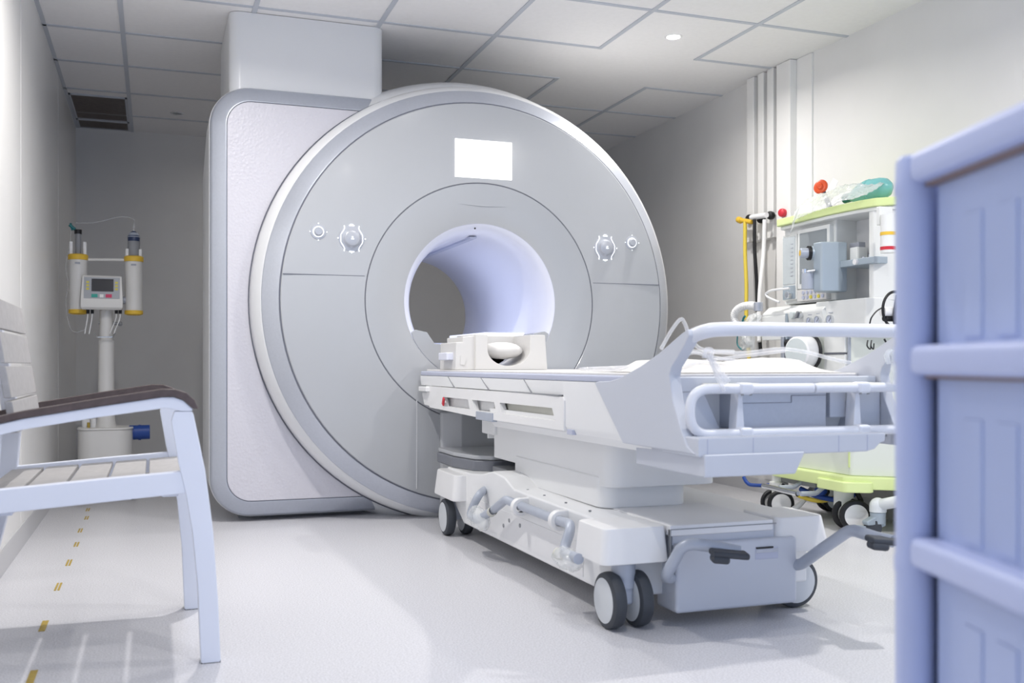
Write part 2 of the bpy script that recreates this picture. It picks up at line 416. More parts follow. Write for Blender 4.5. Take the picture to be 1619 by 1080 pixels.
MB().box(1.655, 1.885, 5.04, 5.7, .928, .946, .004).build('bright_deck', 'deck_glow', scan)  # deck behind the coil, no lamp; its brightness is put in as glow
MB().box(BX - .20, BX + .16, 5.6, 5.97, .772, .90, .012).build('deck_ramp', 'bore', scan)
# little mark on the flare
MB().ball((BX - .03, 4.842, BZ + .381), .0045, n=10).build('sensor_dot', 'black', scan)
# raised fold over the bore
MB().prism([(BX - .13, 1.583), (BX, 1.577), (BX + .13, 1.581), (BX + .0, 1.5855)], 'y', 4.801, 4.805).build('crease', 'gloss_panel', scan)
# screen
MB().box(1.421, 1.724, 4.789, 4.80, 1.716, 1.909, .002).build('display', 'screen_white', scan)
# control dials
def glow_arc(mb, cx, cz, sx, w=.0019):
    pts = [(.036, .062), (.036, .045), (.052, .018), (.053, 0), (.052, -.018), (.036, -.045), (.036, -.062)]
    P = spline([Vector((cx + sx * q[0], 4.7925, cz + q[1])) for q in pts], 5)
    mb.tube(P, w, 0, 6)
def dial(cx, cz, name):
    d = MB().lathe([(0, -.026), (.030, -.026), (.036, -.022), (.039, -.012), (.045, -.004), (.062, -.0015), (.064, .004)], (cx, 4.7945, cz), Yax, 40).build(name, 'dial_grey', scan)
    mb = MB(); glow_arc(mb, cx, cz, 1); glow_arc(mb, cx, cz, -1)
    mb.box(cx - .012, cx + .012, 4.791, 4.794, cz + .060, cz + .065); mb.box(cx - .008, cx + .006, 4.791, 4.794, cz + .066, cz + .070)
    mb.box(cx - .012, cx + .012, 4.791, 4.794, cz - .066, cz - .061); mb.box(cx - .003, cx + .003, 4.791, 4.794, cz - .070, cz - .066)
    for sx in (-1, 1): mb.lathe([(0, 0), (.0032, 0)], (cx + sx * .066, 4.791, cz), Yax, 10)
    mb.box(cx - .007, cx + .007, 4.766, 4.7685, cz - .006, cz - .003); mb.box(cx - .004, cx + .003, 4.766, 4.7685, cz + .001, cz + .007)
    mb.build('lit_marking', 'button_glow', d)
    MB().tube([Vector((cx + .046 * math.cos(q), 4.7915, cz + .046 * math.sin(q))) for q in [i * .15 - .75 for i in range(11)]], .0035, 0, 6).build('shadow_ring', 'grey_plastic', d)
    return d
def smallknob(cx, cz):
    d = MB().lathe([(0, -.016), (.016, -.016), (.020, -.012), (.022, -.003), (.036, -.001), (.037, .003)], (cx, 4.7945, cz), Yax, 32).build('selector_knob', 'dial_grey', scan)
    mb = MB().lathe([(.0225, -.003), (.0245, -.0055), (.0265, -.003), (.0265, 0), (.0225, 0)], (cx, 4.7945, cz), Yax, 32)
    for dx, dz in ((-.04, 0), (.04, 0), (0, -.04), (0, .04)): mb.lathe([(0, 0), (.0026, 0)], (cx + dx, 4.791, cz + dz), Yax, 8)
    mb.build('lit_ring', 'button_glow', d)
dial(.901, 1.384, 'control_dial'); dial(2.250, 1.392, 'control_dial'); smallknob(.741, 1.410); smallknob(2.407, 1.426)
# tower to the ceiling
tw = rpoly([(.350, 5.075), (1.122, 5.075), (1.122, 5.80), (.350, 5.80)], .055, 8)
MB().prism(tw, 'z', 2.09, ZC - .003).build('service_tower', 'white_shell', scan)
# dock under the table
MB().prism(rpoly([(1.34, 4.80), (1.34, 4.76), (1.43, 4.71), (1.76, 4.71), (1.82, 4.76), (1.82, 4.80)], .02), 'z', 0.02, .54, .01).build('dock_column', 'gloss_panel', scan)

# ------------------------------------------------------------------ patient table
TB = thing('patient_table', 'white wheeled patient table docked at the scanner with foot pedals and a push bar', 'patient table', (1.60, 3.5, 0))
def sx(y): return 1.361 - .026 * y            # left side of the shell
def rx(y): return 3.32 - sx(y)
# long upper shell: plan tapers slightly, section slopes in below
def shell(y0, y1, zt, zb, ins=0.0, inb=.03):
    return [[Vector((sx(y) + ins + inb, y, zb)), Vector((sx(y) + ins, y, zb + .025)), Vector((sx(y) + ins, y, zt)), Vector((rx(y) - ins, y, zt)), Vector((rx(y) - ins, y, zb + .025)), Vector((rx(y) - ins - inb, y, zb))] for y in (y0, y1)]
uc = MB().loft(shell(4.775, 2.80, .720, .674, .002, .003)).build('upper_cover', 'table_shell', TB)
mb = MB()
for a, b in ((4.325, 4.236), (3.88, 3.787), (3.41, 3.337)):
    mb.loft([[Vector((sx(a) + d, a + .003, .7205)), Vector((sx(a) + d, a - .003, .7205)), Vector((sx(b) + d, b - .003, .673)), Vector((sx(b) + d, b + .003, .673))] for d in (-.0004, .01)])
mb.build('cover_joint', 'mid_grey', uc)
mb = MB(); mb.loft(shell(4.70, 2.80, .700, .560, .03, .02)); mb.loft(shell(3.06, 2.40, .719, .548, .0015, .012))
mb.loft(shell(3.80, 2.50, .60, .525, .012, .02)); mb.build('table_body', 'table_shell', TB)
MB().prism(rpoly([(sx(4.8) + .002, 4.785), (sx(2.3) + .002, 2.40), (rx(2.3) - .002, 2.40), (rx(4.8) - .002, 4.785)], .02), 'z', .7205, .742, .006).build('tabletop', 'lilac_edge', TB)
MB().prism(rpoly([(sx(4.8) + .03, 4.78), (sx(2.3) + .03, 2.45), (rx(2.3) - .03, 2.45), (rx(4.8) - .03, 4.78)], .02), 'z', .740, .750, .004).build('top_pad', 'sheet', TB)
# side rail with three windows
y0r, y1r = 3.044, 4.60
zt, zb = .668, .556
rail_o = rpoly([(y0r, zb), (y0r, zt), (y1r + .06, zt + .004), (y1r, zb + .02), (3.85, zb)], [.004, .018, .01, .02, .01])
side = bmesh.new()
def railpanel(name, x, mir):
    """panel with three parallelogram openings, built from strips"""
    mb = MB(); T = .022
    wins = [(4.36, 4.02), (3.95, 3.70), (3.62, 3.13)]
    za, zbw = .627, .585
    xs = lambda y: (sx(y) - .004)
    def pr(poly):
        r0 = [Vector((xs(q[0]), q[0], q[1])) for q in poly]; r1 = [Vector((xs(q[0]) + T, q[0], q[1])) for q in poly]
        if mir: r0 = [Vector((3.32 - v.x, v.y, v.z)) for v in r0]; r1 = [Vector((3.32 - v.x, v.y, v.z)) for v in r1]
        mb.loft([r0, r1])
    pr([(y0r, za), (y0r, zt - .012), (y0r + .012, zt), (y1r + .06, zt + .004), (y1r + .042, za)])
    pr([(y0r, zb), (y0r, zbw), (y1r + .015, zbw), (y1r, zb + .015), (3.85, zb)])
    edges = [y1r + .03] + [w for ab in wins for w in ab] + [y0r]
    for i in range(0, len(edges), 2):
        a, b = edges[i], edges[i + 1]
        pr([(a + (.012 if i else .012), za), (b + (.03 if i < 6 else 0), za), (b - (.0 if i < 6 else 0), zbw), (a - .015, zbw)])
    mb.build(name, 'white_plastic', TB)
railpanel('side_rail', 0, False); railpanel('side_rail', 0, True)
mb = MB(); xx = sx(3.8) + .03
mb.box(xx, xx + .004, 3.10, 4.45, .575, .635); mb.build('rail_backing', 'pad_beige', TB)
MB().box(sx(3.8) - .008, sx(3.8) + .018, 3.72, 3.93, .548, .583, .003).build('release_latch', 'grey_steel', TB)
# dark slot above the rail and red catch
MB().box(sx(3.6) + .006, sx(3.6) + .03, 3.08, 4.62, .669, .674).build('rail_slot', 'mid_grey', TB)
c = Ax(701, 635, sx(4.5) - .006); MB().obox(c, (.008, .022, .036), (.5, 0, 0), .003).build('red_catch', 'red', TB)
MB().box(sx(4.7) - .02, sx(4.7) + .05, 4.60, 4.74, .645, .668, .004).build('docking_hook', 'white_plastic', TB)
MB().prism(rpoly([(4.45, .57), (4.72, .578), (4.77, .640), (4.45, .640)], .01), 'x', sx(4.7) + .004, rx(4.7) - .004, .004).build('docking_beam', 'white_plastic', TB)
# vertical joint line of the end shell + corner notch
MB().box(sx(3.0) - .0005, sx(3.0) + .03, 2.985, 3.03, .545, .562, .002).build('corner_notch', 'lilac_edge', TB)
# end shell: side plates that sweep up into the push bar
pl = [(2.63, .545), (2.82, .7195), (2.79, .724), (2.72, .7255), (2.66, .734), (2.60, .750), (2.52, .772), (2.42, .806), (2.35, .836), (2.30, .857), (2.27, .868), (2.262, .85), (2.285, .825), (2.325, .79), (2.352, .768), (2.362, .745), (2.345, .68), (2.30, .60), (2.275, .563), (2.235, .545)]
for mir in (False, True):
    r0 = [Vector((sx(q[0]) - .003, q[0], q[1])) for q in pl]; r1 = [Vector((v.x + .036, v.y, v.z)) for v in r0]
    if mir: r0 = [Vector((3.32 - v.x, v.y, v.z)) for v in r0]; r1 = [Vector((3.32 - v.x, v.y, v.z)) for v in r1]
    t = bmesh.new(); A = [t.verts.new(v) for v in r0]; B = [t.verts.new(v) for v in r1]; n = len(A)
    t.faces.new(A); t.faces.new(B[::-1])
    for i in range(n): t.faces.new((A[i], A[(i + 1) % n], B[(i + 1) % n], B[i]))
    bmesh.ops.recalc_face_normals(t, faces=t.faces[:])
    mb = MB(); mb._bevel(t, .005, 2); mb._merge(t); mb.build('end_plate', 'end_shell', TB)
MB().tube(spline([(1.317, 2.44, .785), (1.317, 2.36, .818), (1.321, 2.295, .846), (1.345, 2.248, .862), (1.40, 2.235, .867), (1.50, 2.235, .868), (1.85, 2.235, .868), (1.95, 2.235, .867), (1.995, 2.248, .862), (2.019, 2.295, .846), (2.023, 2.36, .818), (2.023, 2.44, .785)], 6), .0188, 0, 16).build('push_bar', 'rail_paint', TB)
# end recess: top plate, back, storage tray
MB().box(1.335, 1.985, 2.375, 2.44, .700, .742, .004).build('end_plate_top', 'end_shell', TB)
MB().prism([(1.335, .56), (1.335, .70), (1.40, .70), (1.45, .60), (1.47, .56)], 'y', 2.36, 2.43).build('end_cheek', 'end_shell', TB)
MB().prism([(1.985, .56), (1.985, .70), (1.91, .70), (1.87, .60), (1.86, .56)], 'y', 2.36, 2.43).build('end_cheek', 'end_shell', TB)
MB().box(1.40, 1.88, 2.66, 2.69, .56, .70).build('tray_back', 'mid_grey', TB)
MB().box(1.38, 1.96, 2.30, 2.68, .570, .582).build('tray_floor', 'mid_grey', TB)
tr_ = MB().box(1.475, 1.778, 2.33, 2.62, .600, .704, .006); tr_ = tr_.build('storage_tray', 'silver_light', TB)
mb = MB().box(1.485, 1.66, 2.3285, 2.331, .6695, .671); mb.box(1.659, 1.6605, 2.3285, 2.331, .670, .690); mb.box(1.66, 1.776, 2.3285, 2.331, .689, .6905); mb.build('tray_seam', 'seam', tr_)
MB().box(1.80, 1.855, 2.345, 2.6, .625, .704, .004).build('tray_bracket', 'end_shell', TB)
mb = MB().box(1.40, 1.565, 2.338, 2.372, .710, .724, .004); mb.build('bumper_pad', 'pad_beige', TB)
MB().box(1.775, 1.98, 2.338, 2.372, .708, .724, .004).build('bumper_pad', 'pad_beige', TB)
MB().prism(rpoly([(1.302, .545), (1.86, .545), (1.893, .585), (1.893, .60), (1.302, .575)], .008), 'y', 2.245, 2.38, .004)
bump = MB().prism(rpoly([(1.305, .538), (1.83, .538), (1.856, .544), (1.874, .560), (1.89, .564), (1.893, .588), (1.305, .588)], .005), 'y', 2.225, 2.42, .005).build('end_bumper', 'end_shell', TB)
mb = MB()
for x in (1.332, 1.468, 1.736, 1.83): mb.box(x - .0007, x + .0007, 2.2235, 2.23, .541, .584)
mb.build('bumper_seam', 'lilac_edge', bump)
MB().prism([(1.318, .487), (1.592, .487), (1.622, .545), (1.318, .545)], 'y', 2.215, 2.60, .004).build('under_box', 'end_shell', TB)
# bent rail loop on the end
loop = [(1.60, 2.285, .711), (1.325, 2.285, .711), (1.325, 2.285, .583), (1.60, 2.285, .583)]
mb = MB(); P = fillet([(1.70, 2.285, .711), (1.316, 2.285, .711), (1.316, 2.285, .592), (2.035, 2.285, .592), (2.035, 2.285, .711), (1.695, 2.285, .711)], .059, 10)
mb.tube(P, .0135, 0, 14); mb.build('end_rail', 'rail_paint', TB)
for x in (1.475, 1.855):
    mb = MB().prism(rpoly([(x - .014, .60), (x + .013, .60), (x + .005, .715), (x - .005, .715)], .004), 'y', 2.295, 2.335, .003)
    for z in (.711, .592): mb.box(x - .016, x + .026, 2.267, 2.308, z - .0162, z + .0162, .009)
    b = mb.build('rail_bracket', 'rail_paint', TB)
    mb = MB()
    for dx in (-.008, .018):
        for z in (.711, .592): mb.cyl((x + dx, 2.274, z - .0185), (x + dx, 2.274, z - .013), .004, 10)
    mb.build('screw', 'mid_grey', b)
# lifting column
MB().prism(rpoly([(1.39, 2.93), (1.39, 4.14), (1.80, 4.14), (1.80, 2.93)], .06, 8), 'z', .372, .535, .004).build('lift_column', 'table_shell', TB)
MB().prism(rpoly([(1.385, 2.97), (1.385, 3.86), (1.71, 3.86), (1.71, 2.97)], .06, 8), 'z', .300, .404, .006).build('column_base', 'table_shell', TB)
mb = MB().box(1.384, 1.42, 4.155, 4.165, .45, .56).box(1.375, 1.80, 4.05, 4.22, .47, .56, .006); mb.build('column_bracket', 'table_shell', TB)
# chassis
ch = MB().prism([(2.66, .085), (2.66, .296), (3.55, .302), (3.66, .335), (3.80, .345), (3.95, .318), (4.10, .305), (4.46, .30), (4.46, .20), (4.20, .075)], 'x', 1.285, 1.955, .008)
ch = ch.build('chassis', 'table_shell', TB)
mb = MB()
for y in (2.95, 3.15, 3.35, 3.52): mb.cyl((1.33, y, .299), (1.33, y, .3035), .005, 8)
for q in ((797, 831), (806, 823), (823, 831)):
    p_ = Ax(q[0], q[1], 1.285); mb.cyl(p_ + Vector((.004, 0, 0)), p_ - Vector((.004, 0, 0)), .008, 10)
mb.build('screw', 'mid_grey', ch)
MB().box(1.2835, 1.29, 2.9, 4.1, .10, .205).build('chassis_panel', 'white_soft', ch)
def block(name, x0, x1, y0, y1, zb, zt, o=.012):
    a = rpoly([(x0, y0), (x1, y0), (x1, y1), (x0, y1)], .025, 5); b = rpoly([(x0 + o, y0 + o), (x1 - o * .5, y0 + o), (x1 - o * .5, y1), (x0 + o, y1)], .025, 5)
    return MB().prism(a, 'z', zb, zt, .006, 2, poly2=b).build(name, 'white_plastic', TB)
block('wheel_cover', 1.205, 1.425, 2.585, 2.80, .197, .302); 
c2 = MB().prism(rpoly([(1.995, 2.585), (1.995, 2.80), (1.78, 2.80), (1.78, 2.585)], .025, 5), 'z', .197, .305, .006, 2, poly2=rpoly([(1.972, 2.597), (1.972, 2.80), (1.80, 2.80), (1.80, 2.597)], .025, 5)).build('wheel_cover', 'white_plastic', TB)
for x0, x1, s_ in ((1.225, 1.40, 1), (1.84, 2.0, -1)):
    MB().prism(rpoly([(x0, 4.16), (x1, 4.16), (x1, 4.50), (x0, 4.50)], .035, 5), 'z', .175, .292, .008, 2, poly2=rpoly([(x0 + .012, 4.16), (x1 - .005, 4.16), (x1 - .005, 4.485), (x0 + .012, 4.485)], .035, 5)).build('wheel_cover', 'white_plastic', TB)
MB().box(1.425, 1.78, 2.59, 3.0, .270, .302, .004).build('deck_plate', 'white_soft', TB)
fb = MB().box(1.437, 1.858, 2.575, 2.70, .044, .248, .012)
fb.box(1.437, 1.79, 2.60, 2.70, .24, .288, .003)
fb = fb.build('front_box', 'end_shell', TB)
mb = MB().box(1.705, 1.788, 2.5735, 2.58, .186, .222, .003); mb.build('grip_recess', 'lilac_edge', fb)
mb = MB().box(1.707, 1.786, 2.572, 2.579, .206, .219, .002); mb.build('grip_plate', 'silver_light', fb)
MB().box(1.708, 1.768, 2.5715, 2.578, .2195, .224).build('grip_slot', 'black', fb)
mb = MB().box(1.425, 1.427, 2.588, 2.60, .15, .29); mb.box(1.426, 1.79, 2.588, 2.592, .289, .2915); mb.build('lip_seam', 'mid_grey', TB)
def caster(x, y, rz=0, r=.083):
    ax = Vector((math.cos(rz), math.sin(rz), 0)); R_ = Euler((0, 0, rz)).to_matrix()
    t = MB().cyl((x, y, .12), (x, y, .205), .036, 20).obox((x, y, .11), (.04, .06, .08), R_, .01).build('caster', 'grey_steel', TB)
    for d in (-.043, .043):
        c_ = Vector((x, y, r)) + ax * d
        MB().lathe([(.045, -.021), (.068, -.0225), (.080, -.017), (r, -.006), (r, .006), (.080, .017), (.068, .0225), (.045, .021)], c_, ax, 36).build('tyre', 'dark_rubber', t)
        for sgn in (-1, 1): MB().lathe([(0, .0245), (.050, .0245), (.066, .0225), (.068, .015)], c_, ax * sgn, 32).build('wheel_disc', 'wheel_disc', t)
caster(1.305, 2.655); caster(1.925, 2.735, PI / 2); caster(1.300, 4.36); caster(1.905, 4.36)
# side foot bar
X = 1.235
P = [Ax(766, 775, 1.285), Ax(757, 782, X), Ax(741, 815, X - .01), Ax(755, 822, X - .02), Ax(778, 808, X), Ax(800, 790, X), Ax(816, 797, X + .02), Ax(880, 822, X + .02), Ax(905, 830, X + .005), Ax(889, 874, X - .03), Ax(915, 884, X - .04)]
MB().tube(P, .0165, .045, 14, 6).build('foot_bar', 'grey_steel', TB)
for q in ((822, 802), (883, 823)):
    p_ = Ax(*q, X + .02); d = (P[7] - P[6]).normalized()
    mb = MB().lathe([(.018, -.014), (.032, -.014), (.035, -.008), (.035, .008), (.032, .014), (.018, .014)], p_, d, 28)
    mb.box(X + .012, 1.29, p_.y - .013, p_.y + .013, p_.z - .012, p_.z + .034, .004); mb.build('foot_bar_collar', 'white_plastic', TB)
for q in ((778, 809), (884, 876)):
    p_ = Ax(*q, X - .005 if q[0] < 800 else X - .03); d = (P[5] - P[4]).normalized() if q[0] < 800 else (P[10] - P[9]).normalized()
    MB().lathe([(.0165, -.012), (.0185, -.012), (.0185, .012), (.0165, .012)], p_, d, 20).build('tape_band', 'pad_beige', TB)
# pedals at the end
def pedal(P, padc, padrot, bx_, nm='foot_pedal'):
    a = MB().tube(P, .0175, .05, 14, 6).build(nm, 'grey_steel', TB)
    mb = MB().obox(padc, (.105, .062, .018), padrot, .007); mb.obox(Vector(padc) + Vector((-.03, .0, -.012)), (.05, .05, .022), padrot, .009)
    mb.build('pedal_pad', 'dark_rubber', a)
pedal([(1.47, 2.64, .145), (1.43, 2.595, .148), (1.388, 2.555, .16), (1.42, 2.50, .268), (1.50, 2.46, .258), (1.56, 2.43, .245)], Ay(1153, 876, 2.41), (0, .08, -.35), 0)
pedal([(1.82, 2.64, .15), Ay(1266, 893, 2.57), Ay(1300, 868, 2.46), Ay(1345, 837, 2.38), Ay(1385, 850, 2.30), Ay(1412, 856, 2.25)], Ay(1402, 855, 2.25), (0, .1, -.3), 0)
# docking head at the scanner end
dk = MB().prism(rpoly([(1.297, 4.68), (1.297, 4.40), (1.337, 4.21), (1.40, 4.15), (1.80, 4.15), (1.80, 4.68)], .03, 5), 'z', .352, .372, .006).build('dock_head', 'gloss_panel', TB)
MB().prism(rpoly([(1.290, 4.68), (1.290, 4.40), (1.33, 4.20), (1.40, 4.14), (1.80, 4.14), (1.80, 4.68)], .03, 5), 'z', .302, .351, .008).build('dock_buffer', 'dock_grey', TB)
MB().box(1.40, 1.76, 3.95, 4.66, .29, .33, .004).build('dock_support', 'mid_grey', TB)

# things on the table
hc = thing('head_coil', 'white moulded head coil standing on the patient table at the bore', 'head coil', (1.61, 4.42, .75))
mb = MB()
def pA(px, py, y): v = Ay(px, py, y); return (v.x, v.z)
yf = 4.32
w0, w1 = pA(752, 528, yf)[0], pA(862, 528, yf)[0]; ztop = pA(800, 529, yf)[1]
cxh = (pA(771, 553, yf)[0] + pA(838, 553, yf)[0]) / 2; rh = (pA(838, 553, yf)[0] - pA(771, 553, yf)[0]) / 2
zarc = pA(800, 552, yf)[1]
cup = [(cxh + rh * math.cos(PI + PI * k / 16), zarc + .75 * rh * math.sin(PI + PI * k / 16)) for k in range(17)]
# front ring: solid around the cup opening
lowz = .7505
fl = [(w0, lowz), (w0, ztop), (cxh - rh, ztop)] + cup + [(cxh + rh, ztop), (w1, ztop), (w1 + .012, lowz)]
mb.prism(fl, 'y', yf, yf + .30, .004, 2)
mb.prism([(w0, zarc + .02), (w1, zarc + .02), (w1, ztop), (w0, ztop)], 'y', yf + .22, yf + .30, .004)
mb.build('coil_shell', 'cream_plastic', hc)
mb = MB(); a = pA(722, 575, yf)[0]
mb.prism(rpoly([(a, lowz), (a + .003, pA(722, 541, yf)[1]), (a + .035, pA(735, 541, yf)[1]), (a + .035, ztop - .012), (w0 + .01, ztop - .005), (w0 + .01, lowz)], .004), 'y', yf + .02, yf + .28, .004)
mb.build('coil_side', 'cream_plastic', hc)
MB().prism([(a + .022, .775), (a + .024, .815), (a + .05, .80), (a + .042, .77)], 'y', yf + .017, yf + .021).build('side_dimple', 'cream_plastic', hc)
MB().box(a - .03, a + .005, yf + .06, yf + .20, .795, .83, .005).build('coil_plug', 'bore', hc)
t = MB()
cu = Vector((cxh, yf + .105, zarc - .006)); t.ball(cu, (rh * .95, .10, .040), n=24)
o = solo(t, 'head_cushion', 'sheet', 'off-white head cushion wrapped in film lying inside the head coil', 'cushion', (cxh, yf + .09, zarc - .046))
dis = o.modifiers.new('wrinkles', 'DISPLACE'); tx = bpy.data.textures.new('wrinkle', 'CLOUDS'); tx.noise_scale = .03; dis.texture = tx; dis.strength = .008
# coiled clear tube
mb = MB(); c = Ax(962, 578, 1.45); c.z = .7575
mb.tube([(c.x + .085 * math.cos(q * .2) * (1 - .002 * q), c.y + .16 * math.sin(q * .2), .7565 + .0001 * q + .004 * math.sin(q * .23)) for q in range(95)], .0048, 0, 8)
solo(mb, 'tube_coil', 'clear', 'flat loop of clear plastic tube lying on the middle of the patient table', 'tube', (c.x, c.y, .752))
# white folded sheet/mound near the end
mb = MB(); nx, ny = 26, 14; rows = []
for j in range(ny + 1):
    y = 2.46 + .60 * j / ny; row = []
    for i in range(nx + 1):
        x = 1.40 + .56 * i / nx
        e = min(i, nx - i) / 4; e2 = min(j, ny - j) / 3; f = min(1, e) * min(1, e2)
        z = .752 + f * (.026 * math.exp(-((x - 1.53) / .1) ** 2) + .010 + .006 * math.sin(x * 40 + y * 17) + .03 * math.exp(-((x - 1.86) / .08) ** 2))
        row.append(Vector((x, y, z)))
    rows.append(row)
mb.loft(rows, closed=False); mb.loft([[Vector((v.x, v.y, .7505)) for v in r] for r in rows], closed=False)
o = solo(mb, 'folded_sheet', 'sheet', 'crumpled white sheet spread over the near end of the patient table', 'sheet', (1.65, 2.7, .7505)); o.data.update()
# clear tubing bundle
def ctube(pts, r, name, lab, ma='clear', cat='tube', grp=None):
    P = spline(pts, 8); mb = MB().tube(P, r, 0, 10)
    b = Vector((P[0].x, P[0].y, min(v.z for v in P)))
    return solo(mb, name, ma, lab, cat, b, grp)
y = 2.62
ctube([Ay(1045, 552, y), Ay(1062, 522, y), Ay(1076, 505, y), Ay(1083, 512, y), Ay(1092, 535, y), Ay(1112, 553, y), Ay(1160, 556, y)], .006, 'clear_tube', 'clear tube bent into a peak above the push bar side', grp='clear tubes over the table end')
ctube([Ay(1082, 555, 2.72), Ay(1130, 557, 2.7), Ay(1180, 558, 2.68), Ay(1230, 552, 2.66), Ay(1270, 556, 2.64), Ay(1310, 566, 2.62), Ay(1345, 574, 2.60)], .0065, 'clear_tube', 'long clear tube crossing the sheet towards the right', grp='clear tubes over the table end')
ctube([Ay(1078, 578, 2.55), Ay(1110, 572, 2.55), Ay(1150, 566, 2.56), Ay(1200, 560, 2.57), Ay(1240, 555, 2.6)], .0055, 'clear_tube', 'clear tube lying lowest across the sheet at the left', grp='clear tubes over the table end')
ctube([Ay(1070, 570, 2.58), Ay(1095, 558, 2.58), Ay(1120, 563, 2.56), Ay(1145, 568, 2.55), Ay(1175, 572, 2.54)], .005, 'clear_tube', 'short clear tube tangled behind the clear tie', grp='clear tubes over the table end')
mb = MB(); p0 = Ay(1117, 557, 2.27)
mb.tube(spline([Ay(1113, 566, 2.30), Ay(1116, 553, 2.30), Ay(1127, 555, 2.30), Ay(1124, 568, 2.29), Ay(1131, 590, 2.285), Ay(1140, 607, 2.268), Ay(1146, 618, 2.262)], 6), .006, 0, 8)
mb.tube(spline([Ay(1118, 560, 2.30), Ay(1128, 575, 2.29), Ay(1138, 590, 2.275), Ay(1150, 606, 2.262)], 6), .008, 0, 8, r2=.012)
solo(mb, 'film_tie', 'clear', 'strip of clear film tied around the upper end rail bracket', 'film', Ay(1146, 622, 2.27), 'clear film ties on the end rail')
mb = MB(); mb.tube(spline([Ay(1405, 575, 2.22), Ay(1402, 560, 2.22), Ay(1411, 556, 2.22), Ay(1414, 570, 2.22), Ay(1411, 590, 2.25), Ay(1413, 606, 2.264)], 6), .007, 0, 8)
solo(mb, 'film_tie', 'clear_film', 'strip of clear film knotted near the storage cart on the end rail', 'film', Ay(1413, 610, 2.264), 'clear film ties on the end rail')
# film bags pulled over the foot bar ends
def bag(c, rad, rot, lab):
    mb = MB().ball(c, rad, rot, 28)
    o = solo(mb, 'film_cover', 'clear_film', lab, 'plastic bag', Vector(c) - Vector((0, 0, rad[2])), 'film bags over the foot bar ends')
    d = o.modifiers.new('crumple', 'DISPLACE'); tx = bpy.data.textures.new('crumple', 'CLOUDS'); tx.noise_scale = .025; d.texture = tx; d.strength = .022
bag(Ax(757, 820, X - .015), (.034, .095, .042), (.15, 0, 0), 'crumpled clear bag over the foot bar end by the rear wheel')
bag(Ax(898, 884, X - .035), (.036, .085, .034), (.0, 0, 0), 'crumpled clear bag over the foot bar end by the front wheel')

# ------------------------------------------------------------------ armchair
AC = thing('armchair', 'white metal armchair with grey slatted seat and dark brown armrests', 'chair', (-.12, 3.02, 0))
def frame(yc, xo, w=.05):
    y0_, y1_ = yc - w / 2, yc + w / 2
    sh_ = lambda L: [(q[0] + xo, q[1]) for q in L]
    mb = MB()
    # front leg, curved outwards
    fl = [(.165, 0), (.158, .16), (.146, .34), (.126, .50), (.0975, .645), (.094, .6548), (.050, .6548), (.042, .63), (.060, .52), (.078, .44), (.094, .34), (.107, .20), (.115, 0)]
    mb.prism(sh_(fl), 'y', y0_, y1_, .004, 2)
    mb.build('front_leg', 'chair_paint', AC)
    MB().box(.116 + xo, .164 + xo, y0_ + .001, y1_ - .001, 0, .006).build('foot_cap', 'black', AC)
    ar = rpoly([(-.46, .578), (-.30, .616), (-.13, .643), (.03, .664), (.05, .660), (.066, .655), (.0945, .655), (.0945, .6615), (.071, .6835), (.048, .692), (.02, .692), (-.13, .670), (-.30, .643), (-.46, .605)], .004, 2)
    MB().prism(sh_(ar), 'y', y0_, y1_, .004, 2).build('arm_rail', 'chair_paint', AC)
    wd = [(-.47, .6065), (-.30, .6435), (-.13, .6705), (.02, .6925), (.048, .6925), (.072, .684), (.0955, .662), (.109, .660), (.099, .684), (.080, .702), (.052, .712), (.02, .7125), (-.13, .690), (-.30, .662), (-.47, .624)]
    MB().prism(sh_(wd), 'y', y0_ - .006, y1_ + .006, .003, 2).build('armrest', 'arm_wood', AC)
    sr = [(-.42, .407), (.078, .443), (.090, .50), (.066, .499), (-.12, .487), (-.42, .465)]
    MB().prism(sh_(sr), 'y', y0_ + .004, y1_ - .004, .003, 2).build('seat_rail', 'chair_paint', AC)
    # rear leg and back post, raked
    bp = [(-.515, 0), (-.465, 0), (-.365, .42), (-.352, .60), (-.405, .90), (-.435, .90), (-.400, .60), (-.420, .42)]
    MB().prism(sh_(bp), 'y', y0_ + .002, y1_ - .002, .004, 2).build('rear_leg', 'chair_paint', AC)
frame(2.72, 0); frame(3.33, -.024)
for k in range(5):
    x1 = .076 - k * .097; x0 = x1 - .088
    zf = lambda x: .471 + .055 * (x - .07)
    MB().prism([(x0, zf(x0)), (x1, zf(x1)), (x1, zf(x1) + .016), (x0, zf(x0) + .016)], 'y', 2.742, 3.305, .003, 2).build('seat_slat', 'chair_slat', AC)
for k in range(4):
    z0_ = .605 + k * .087; z1_ = z0_ + .079
    xb = lambda z: -.335 - .16 * (z - .60)
    MB().prism([(xb(z0_), z0_), (xb(z0_) + .018, z0_), (xb(z1_) + .018, z1_), (xb(z1_), z1_)], 'y', 2.745, 3.305, .003, 2).build('back_slat', 'chair_slat', AC)
MB().box(.02, .06, 2.745, 3.305, .43, .462, .003).build('cross_bar', 'chair_paint', AC)
MB().box(-.36, -.33, 2.745, 3.305, .40, .43, .003).build('cross_bar', 'chair_paint', AC)

